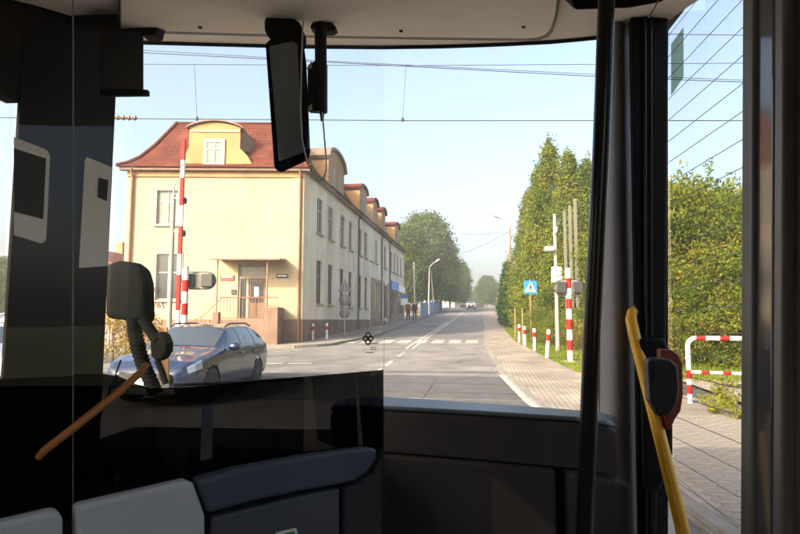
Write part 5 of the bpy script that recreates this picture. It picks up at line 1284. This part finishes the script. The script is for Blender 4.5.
# ---- right A-pillar
mb = MB()
def fa(a, b):
    y = 20 + 560 * b; xl = 604 - 6 * b; xr = 632 + 9 * b; px = xl + (xr - xl) * a; d = 2.62 - .1 * math.sin(math.pi * min(1, a * 1.05)) - .02 * b
    return bD(px, y, d)
mb.grid(fa, 12, 10); ap = bp(mb, "front_pillar_right", "pillar_grey")
mb = MB(); mb.prism([bD(606, 12, 2.7), bD(668, 12, 2.72), bD(668, 600, 2.72), bD(600, 600, 2.7)], (0, .06, 0)); bp(mb, "pillar_back", "bus_black", ap, recalc=True)
# black door post with ridges, housing below
mb = MB(); mb.prism([bD(630, -30, 2.45), bD(669, -30, 2.45), bD(668.5, 60, 2.45), bD(666, 330, 2.45), bD(664, 470, 2.45), bD(657, 490, 2.45), bD(656, 600, 2.45), bD(640, 600, 2.45)], (.03, .12, 0)); dp_ = bp(mb, "door_post", "bus_black", recalc=True, bevel=.01)
for px, w_ in ((645, .006), (651, .004)):
    mb = MB(); mb.tube([bD(px, -10, 2.44), bD(px + 1, 560, 2.44)], w_, 8); bp(mb, "door_seal", "bus_black_gloss", dp_)
mb = MB(); mb.prism([bD(640, 338, 2.38), bD(664, 338, 2.38), bD(673, 356, 2.38), bD(673, 455, 2.38), bD(660, 492, 2.38), bD(644, 492, 2.38)], (.02, .08, 0)); bp(mb, "lower_housing", "bus_black", dp_, recalc=True, bevel=.015)
mb = MB(); mb.prism([bY(572, -40, 1.9), bY(668, -40, 1.9), bY(668, 2, 1.9), bY(630, 9, 1.9), bY(572, 11, 1.9)], (0, .3, .25)); bp(mb, "door_drive_cover", "bus_black", recalc=True, bevel=.02)
mb = MB(); mb.tube([bD(649, 17, 1.75), bD(662, -6, 1.75)], .0025, 6); bp(mb, "cover_catch", "metal_grey", dp_)
# ---- front door
yg0, yg1 = bX(742, 300, RX).y, 2.95
mb = MB(); mb.add([(RX + .01, yg0 - .14, .45), (RX + .01, yg1, .45), (RX + .01, yg1, 3.018), (RX + .01, yg0 - .14, 3.018)], [(0, 1, 2, 3)]); dg_ = bp(mb, "door_glass", "door_glass")
zz = .55
while zz < 3.0:
    mb = MB(); mb.tube([(RX + .014, yg0 - .13, zz), (RX + .014, yg1 - .02, zz)], .0017, 6); bp(mb, "heating_wire", "heating_wire", dg_); zz += .1
mb = MB(); q = [bX(671, 44, RX - .006), bX(683, 27.5, RX - .006), bX(683, 77, RX - .006), bX(671, 95, RX - .006)]; mb.prism(q, (.003, 0, 0)); bp(mb, "glass_sticker", "sticker_film", dg_, recalc=True)
def dstrip(px0, px1, x0, x1, m, name="door_frame", b=.01):
    lo0, lo1, hi0, hi1 = bX(px0 - 2.5, 575, x0), bX(px1 - 2.5, 575, x0), bX(px0, -40, x0), bX(px1, -40, x0); dx = x1 - x0; mb = MB()
    q = lambda p, x: (x, p.y, p.z)
    mb.hexa([q(lo1, x0), q(lo1, x1), q(lo0, x1), q(lo0, x0)], [q(hi1, x0), q(hi1, x1), q(hi0, x1), q(hi0, x0)]); return bp(mb, name, m, bevel=b, seg=3)
dstrip(742, 753, RX - .03, RX + .04, "door_grey"); dstrip(753.3, 774, RX - .015, RX + .02, "door_dark"); dstrip(774.3, 783.5, RX - .055, RX + .02, "door_grey"); dstrip(784, 812, RX - .02, RX + .02, "door_dark"); dstrip(813, 860, RX - .05, RX + .03, "door_grey")
mb = MB(); y1_ = bX(860, 300, RX - .05).y; mb.add([(RX + .01, .7, .45), (RX + .01, y1_, .45), (RX + .01, y1_, 2.75), (RX + .01, .7, 2.75)], [(0, 1, 2, 3)]); bp(mb, "rear_door_glass", "tinted_glass")
# yellow door handrail
hr = [(641.5, 299, 2.50), (641, 305, 2.50), (637, 309, 2.48), (632, 312.5, 2.46), (631, 319, 2.45), (634, 334, 2.43), (652, 405, 2.33), (668, 470, 2.24), (684, 536, 2.15), (694, 580, 2.1)]
mb = MB(); mb.tube([bD(*q) for q in hr], [.011, .015, .019, .022, .0235, .0245, .025, .025, .025, .025], 14); yr = bp(mb, "door_handrail", "yellow_rail")
mb = MB(); c_ = bD(641.5, 297.5, 2.50); mb.lathe([(.006, -.01), (.012, 0), (.006, .012)], tuple(c_), 10); bp(mb, "rail_fixing", "panel_grey", yr)
# black stanchion
mb = MB(); mb.tube([bD(608, -40, 1.74), bD(601, 150, 1.73), bD(592, 330, 1.71), bD(582, 600, 1.68)], .025, 18); bp(mb, "stanchion", "bus_black_gloss")
# ---- dashboard
zt = 1.25
tf = [(330, 407), (345, 405.5), (385, 406), (480, 411), (577, 417), (606, 421), (616, 424)]; tb = [(616, 416), (600, 411.5), (480, 402.5), (383, 396.5), (352, 397), (336, 401)]
poly = [bZ(x, y, zt) for x, y in tf + tb]
mb = MB(); mb.prism(poly, (0, 0, -.02)); db = thing("dashboard", None, None); db.parent = bus
del_ = db
ds = mb.build("dashboard_top", "dash_top_sheen", db, recalc=True, bevel=.012, seg=3)
low = [bZ(x, y, zt) for x, y in tf]; back = [p + Vector((0, .35, 0)) for p in low[::-1]]
mb = MB(); mb.prism([p + Vector((0, .004, -.022)) for p in low] + [p + Vector((0, 0, -.022)) for p in back], (0, 0, -.165)); mb.build("dashboard_lid", "dash_plastic", db, recalc=True, bevel=.018, seg=3)
def panel(x0, x1, inset, z1, z0, m, name):
    pp_ = [p for p in low]; xs_ = [p.x for p in low]; a, b = bZ(x0, float(np.interp(x0, [t[0] for t in tf], [t[1] for t in tf])), zt), bZ(x1, float(np.interp(x1, [t[0] for t in tf], [t[1] for t in tf])), zt)
    mid = [p for p in low if a.x + .03 < p.x < b.x - .03]; P_ = [a] + mid + [b]; P_ = [p + Vector((0, inset, 0)) for p in P_]; Q_ = [p + Vector((0, .3, 0)) for p in P_[::-1]]
    mb = MB(); mb.prism([Vector((p.x, p.y, z1)) for p in P_ + Q_], (0, 0, z0 - z1)); return mb.build(name, m, db, recalc=True, bevel=.02, seg=3)
panel(334, 556, .012, 1.058, .36, "dash_plastic", "dashboard_front"); panel(566, 628, -.02, 1.058, .36, "dash_plastic", "dashboard_column"); panel(557, 565, .06, 1.058, .36, "bus_black", "dashboard_gap")
mb = MB(); mb.box(LX + .03, -.36, 2.15, 2.62, .36, 1.12); mb.build("driver_dash", "bus_black", db, bevel=.05, seg=4)
# ---- driver partition: slanting screen of glass over moulded panels
_pa, _pb = D(165, 320, 1.4), D(383, 320, 1.9)
_pa, _pb = _BR @ _pa, _BR @ _pb
_pd = Vector((_pb.x - _pa.x, _pb.y - _pa.y, 0)).normalized(); _pn = Vector((_pd.y, -_pd.x, 0))     # towards the aisle
def pp(px, py, off=0.0):
    r = bray(px, py); p0 = Vector((_pa.x, _pa.y, 0)) + _pn * off; t = (p0 - Vector((0, 0, 0))).dot(_pn) / (r.x * _pn.x + r.y * _pn.y); return CAM + r * t
part_ = thing("driver_partition", None, None); part_.parent = bus
def pplate(pts, off, th, m, name, bevel=0, seg=3): mb = MB(); mb.prism([pp(x, y, off) for x, y in pts], _pn * -th); return mb.build(name, m, part_, recalc=True, bevel=bevel, seg=seg)
mb = MB(); mb.add([pp(73.5, 520), pp(383.5, 455), pp(383.5, -60), pp(73.5, -60)], [(0, 1, 2, 3)]); gl_ = mb.build("glass_pane", "partition_glass", part_)
mb = MB(); mb.add([pp(-140, 545), pp(72.5, 520), pp(72.5, -60), pp(-140, -60)], [(0, 1, 2, 3)]); mb.build("glass_pane", "partition_glass", part_)
mb = MB(); mb.add([pp(73.5, 374, .002), pp(104, 374, .002), pp(118, 376, .002), pp(134, 383, .002), pp(150, 388.5, .002), pp(190, 387, .002), pp(260, 380.5, .002), pp(383.5, 369.8, .002), pp(383.5, 450, .002), pp(340, 455, .002), pp(73.5, 520, .002)][::-1], [tuple(range(11))]); mb.build("tinted_band", "dark_glass", part_)
mb = MB(); mb.add([pp(-140, 385, .002), pp(72.5, 376, .002), pp(72.5, 520, .002), pp(-140, 545, .002)], [(3, 2, 1, 0)]); mb.build("tinted_band", "dark_glass", part_)
mb = MB(); mb.tube([pp(73, -60), pp(72.8, 250), pp(72.5, 525)], .0016, 6); mb.build("glass_edge", "edge_dull", part_)
mb = MB(); mb.tube([pp(384.2, 232), pp(384.2, 371)], .0007, 6); mb.build("glass_edge", "cable_light", part_)
mb = MB(); mb.tube([pp(121, 360, -.01), pp(75, 485, -.01)], .0022, 6); mb.build("glass_edge", "print_reflection_dark", part_)
# pale and dark plates imitating bus windows and sky reflected in the glass
pplate([(14, 137), (44, 148.5), (48, 151), (50, 156), (48, 205), (46, 239), (44.5, 242), (41, 243.3), (14, 235)], .003, .002, "reflection_pale", "window_reflection"); pplate([(14, 148), (46.2, 158.5), (43.2, 219), (14, 211.5)], .0045, .001, "print_reflection_dark", "reflection_dark_part")
pplate([(85, 160), (87, 157), (111.5, 167), (107.5, 266), (79, 268)], .003, .002, "reflection_pale", "window_reflection"); pplate([(98.5, 177.5), (108.3, 180), (107, 201), (97.5, 197)], .0045, .001, "print_reflection_dark", "reflection_dark_part")
# moulded rail and panels
pplate([(197, 480.5), (240, 468.5), (300, 457.5), (340, 451.5), (368, 448.5), (378, 449), (377, 460), (368, 473), (355, 482), (340, 485), (300, 492.5), (250, 503), (209, 514.5)], .035, .05, "moulding", "top_rail", .012)
pplate([(76, 506), (187, 480.5), (195, 484), (206, 516), (207, 620), (76, 620)], .03, .04, "panel_grey", "grey_panel", .012)
pplate([(-60, 534), (0, 523), (58, 509.5), (64, 520), (64, 640), (-60, 640)], .03, .04, "panel_grey", "grey_panel", .012)
pplate([(212, 518), (300, 496.5), (340, 489), (340, 640), (212, 640)], .028, .04, "panel_dark", "door_panel", .008)
pplate([(344, 488), (358, 485), (374, 473), (383, 456), (383, 640), (344, 640)], .02, .04, "dash_plastic", "door_panel", .008)
pplate([(-60, 528), (76, 500), (200, 476), (383, 446), (383, 660), (-60, 660)], -.012, .03, "bus_black", "partition_core")
st_ = pplate([(276, 533), (295.5, 528.3), (297, 529.5), (297, 550), (276, 550)], .031, .003, "sign_white", "sticker"); 
pplate([(278, 535.2), (294, 531.5), (295, 532.5), (295, 550), (278, 550)], .0325, .002, "sticker_green", "sticker_print")
for px, py in ((117, 478), (282.5, 440)):
    c0, c1 = pp(px, py, .004), pp(px, py, .03); mb = MB(); mb.tube([c0, c0 + (c1 - c0) * .4, c0 + (c1 - c0) * .45, c1], [.005, .005, .009, .0085], 12); mb.tube([pp(px, py, .01), pp(px + .5, py + 11, .01)], .003, 6); mb.build("screen_fixing", "pillar_black", part_)
# orange tube imitating a handrail reflected in the screen, on its aisle side
mb = MB(); mb.tube([pp(147, 364, .012), pp(141, 372, .02), pp(120, 391.5, .022), pp(80, 423, .022), pp(44, 451, .02), pp(38, 458, .01)], [.007, .0085, .009, .009, .0085, .007], 12); gb_ = mb.build("handrail_reflection", "reflection_orange", part_)
# faint upright label on the tinted band
mat("letter_grey", (.035, .035, .042), .6)
pplate([(202, 407), (213, 405.5), (212, 459), (200.5, 461)], .004, .001, "letter_grey", "band_label")
# clover emblem and small print on the windscreen
mb = MB()
for dx, dy in ((0, -3.2), (0, 3.2), (-2.6, 0), (2.6, 0)):
    cpx, cpy = 368.3 + dx, 338.5 + dy; mb.tube([onW(cpx + 2.3 * math.cos(t), cpy + 2.6 * math.sin(t)) + Vector((0, -.01, 0)) for t in np.linspace(0, 2 * math.pi, 15)], .004, 6)
em = bp(mb, "screen_emblem", "sign_black", ws)
for y, x0, x1 in ((343.5, 371, 378.5), (347.5, 371, 376.5), (349.4, 371, 376), (352.5, 367, 373)):
    x = x0
    while x < x1: mb = MB(); mb.tube([onW(x, y) + Vector((0, -.008, 0)), onW(x + 1.0, y) + Vector((0, -.008, 0))], .003, 5); bp(mb, "emblem_print", "print_reflection_dark", ws); x += 1.9
# exterior mirror on the driver side
mr = thing("exterior_mirror", None, None); mr.parent = bus
def mpl(pts, d, th, m, name, b=.012): mb = MB(); mb.prism([bD(x, y, d) for x, y in pts], (0, th, 0)); return mb.build(name, m, mr, recalc=True, bevel=b, seg=3)
mpl([(104, 264), (118, 260), (132, 262), (141, 268), (145, 282), (146, 322), (140, 324), (128, 321), (104, 318)], 3.1, .12, "mirror_back", "mirror_housing", .03)
arm_ = [(134, 318), (135, 332), (138, 348), (143, 364), (150, 380), (156, 394)]
mb = MB(); mb.tube([bD(x, y, 3.05) for x, y in arm_], .036, 12); k = 0
for i in range(len(arm_) - 1):
    for s_ in range(4): t = s_ / 4; mb.tube([bD(arm_[i][0] + (arm_[i + 1][0] - arm_[i][0]) * t, arm_[i][1] + (arm_[i + 1][1] - arm_[i][1]) * t - .7, 3.05), bD(arm_[i][0] + (arm_[i + 1][0] - arm_[i][0]) * t, arm_[i][1] + (arm_[i + 1][1] - arm_[i][1]) * t + .7, 3.05)], .041, 12)
mb.build("ribbed_arm", "mirror_back", mr)
mb = MB(); mb.tube([bD(142, 318, 3.0), bD(150, 330, 3.0), bD(157, 340, 3.0)], .03, 10); mb.build("mirror_stalk", "mirror_back", mr)
mpl([(149, 342), (152, 335), (158, 331), (164, 334), (167.5, 343), (167, 352), (162, 360), (155, 362), (150, 356)], 2.98, .08, "mirror_back", "wide_angle_mirror", .02)
mb = MB(); mb.tube([bD(157, 360, 3.0), bD(162, 372, 3.0), bD(166, 384, 3.0)], .016, 8); mb.build("mirror_stalk", "mirror_back", mr)
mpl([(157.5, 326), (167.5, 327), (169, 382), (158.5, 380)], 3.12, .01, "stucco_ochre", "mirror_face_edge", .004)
# wiper tip lying at the foot of the screen
mb = MB(); mb.tube([onW(170, 386) + Vector((0, .03, 0)), onW(240, 383) + Vector((0, .03, 0)), onW(300, 379) + Vector((0, .03, 0))], .008, 6); bp(mb, "wiper", "bus_black", ws)

# ---- things hanging in the bus
def world_b(p): return p
im = thing("interior_mirror", "tall dark interior mirror hanging from the header in front of the red roof", "mirror"); im.rotation_euler = (0, 0, BYAW)
def ipl(o, pts, d0, d1, th, m, name, b=.01): 
    mb = MB(); mb.prism([bD(x, y, d) for x, y, d in pts], (0, th, 0)); return mb.build(name, m, o, recalc=True, bevel=b, seg=3)
ipl(im, [(264.5, 42, 2.15), (270, 38, 2.15), (301, 31, 2.2), (305, 60, 2.2), (309, 150, 2.2), (307, 158, 2.2), (280, 171, 2.15), (273.5, 168, 2.15)], 0, 0, .035, "mirror_back", "mirror_body", .012)
ipl(im, [(269, 46, 2.135), (297, 40, 2.18), (303, 152, 2.18), (279, 161, 2.135)], 0, 0, .004, "mirror_face", "mirror_glass", .001)
ipl(im, [(263.5, 18, 2.15), (268, 14.5, 2.15), (291, 15.5, 2.17), (299, 21, 2.18), (304, 33, 2.18), (304, 45, 2.18), (270, 37, 2.15), (264, 31, 2.15)], 0, 0, .05, "mirror_back", "mirror_mount", .012)
mb = MB(); mb.tube([bD(*q) for q in ((303, 20, 2.13), (301.5, 60, 2.13), (300.5, 110, 2.13), (302, 140, 2.13), (307, 162, 2.13), (314, 175, 2.13), (319, 180.5, 2.14), (323, 180, 2.15), (326, 172, 2.16), (326.2, 160, 2.17), (323.8, 130, 2.2), (322.3, 112, 2.22))], .0032, 8); mb.build("cable", "cable_light", im)
ct = thing("camera_tube", "black tubular camera holder on the header beside the interior mirror", "camera"); ct.rotation_euler = (0, 0, BYAW)
mb = MB(); mb.tube([bD(320.5, 22, 2.25), bD(320.8, 60, 2.25), bD(320.5, 112, 2.25)], .0235, 16); mb.build("tube", "bus_black", ct)
mb = MB(); mb.prism([bD(309, 26, 2.25), bD(312, 22, 2.25), bD(318, 17.5, 2.25), bD(325, 18, 2.25), bD(333, 22.5, 2.25), bD(337, 27, 2.25), bD(332, 30, 2.25), (bD(314, 30, 2.25))], (0, .05, 0)); mb.build("base_plate", "bus_black", ct, recalc=True, bevel=.008)
mb = MB(); mb.prism([bD(307, 65, 2.24), bD(314, 60, 2.24), bD(326, 60, 2.24), bD(326, 111, 2.24), bD(307, 110, 2.24)], (0, .04, 0)); mb.build("camera_body", "bus_black", ct, recalc=True, bevel=.008)
for y0, y1 in ((61, 68), (103.5, 109)): mb = MB(); mb.prism([bD(306.5, y1, 2.235), bD(311.5, y0, 2.235), bD(312, y1, 2.235)], (0, .01, 0)); mb.build("clip", "panel_grey", ct, recalc=True)
mb = MB(); mb.tube([bD(322, 110, 2.24), bD(322.2, 121, 2.24)], [.011, .006], 10); mb.build("cable_gland", "bus_black", ct)
sb = thing("sun_blind", "dark roller sun blind drawn partly down at the top left of the windscreen", "blind"); sb.rotation_euler = (0, 0, BYAW)
ipl(sb, [(100, 18, 2.3), (143, 24, 2.3), (143, 91, 2.3), (100, 91, 2.3)], 0, 0, .004, "blind", "blind_cloth", .0)
ipl(sb, [(100, 89, 2.29), (147.5, 89, 2.29), (147.8, 95, 2.29), (100, 95.5, 2.29)], 0, 0, .02, "bus_black", "bottom_bar", .004)
ipl(sb, [(60, 6, 2.28), (158, 13, 2.28), (160, 18, 2.28), (156, 34, 2.28), (141, 35, 2.28), (141, 30, 2.28), (60, 22, 2.28)], 0, 0, .06, "bus_black", "roller_case", .006)
tv = thing("ticket_validator", "rounded dark ticket machine with an orange rim on the door post", "ticket machine"); tv.rotation_euler = (0, 0, BYAW)
ipl(tv, [(661, 349, 2.26), (672, 350, 2.26), (679, 355, 2.26), (683, 364, 2.26), (683.5, 395, 2.26), (681, 411, 2.26), (675, 420, 2.26), (671, 430, 2.26), (668, 430, 2.26), (661, 380, 2.26)], 0, 0, .05, "orange_rim", "rim", .012)
ipl(tv, [(648, 361, 2.2), (652, 357.5, 2.2), (671, 359, 2.2), (678, 366, 2.2), (680, 385, 2.2), (678, 404, 2.2), (671, 414, 2.2), (660, 418, 2.2), (650, 400, 2.2)], 0, 0, .06, "device", "case", .018)
mb = MB(); mb.prism([bD(655, 372, 2.193), bD(657.5, 372, 2.193), (bD(657.5, 378, 2.193)), bD(655, 378, 2.193)], (0, .01, 0)); mb.build("key_slot", "seal", tv, recalc=True)

# ================================================================== HAZE
mb = MB(); mb.box(-420, 420, -55, 560, -6, 27); hz_ = mb.build("haze", [])
hz_["kind"] = "stuff"; hz_["label"] = "thin pale haze over the street and the far trees"; hz_["category"] = "haze"
hm = bpy.data.materials.new("haze"); hm.use_nodes = True; ht_ = hm.node_tree; ht_.nodes.clear()
pv = ht_.nodes.new("ShaderNodeVolumePrincipled"); pv.inputs["Color"].default_value = (.93, .96, 1, 1); pv.inputs["Density"].default_value = .0012; pv.inputs["Anisotropy"].default_value = .1
hout = ht_.nodes.new("ShaderNodeOutputMaterial"); ht_.links.new(pv.outputs[0], hout.inputs["Volume"]); hz_.data.materials.append(hm)
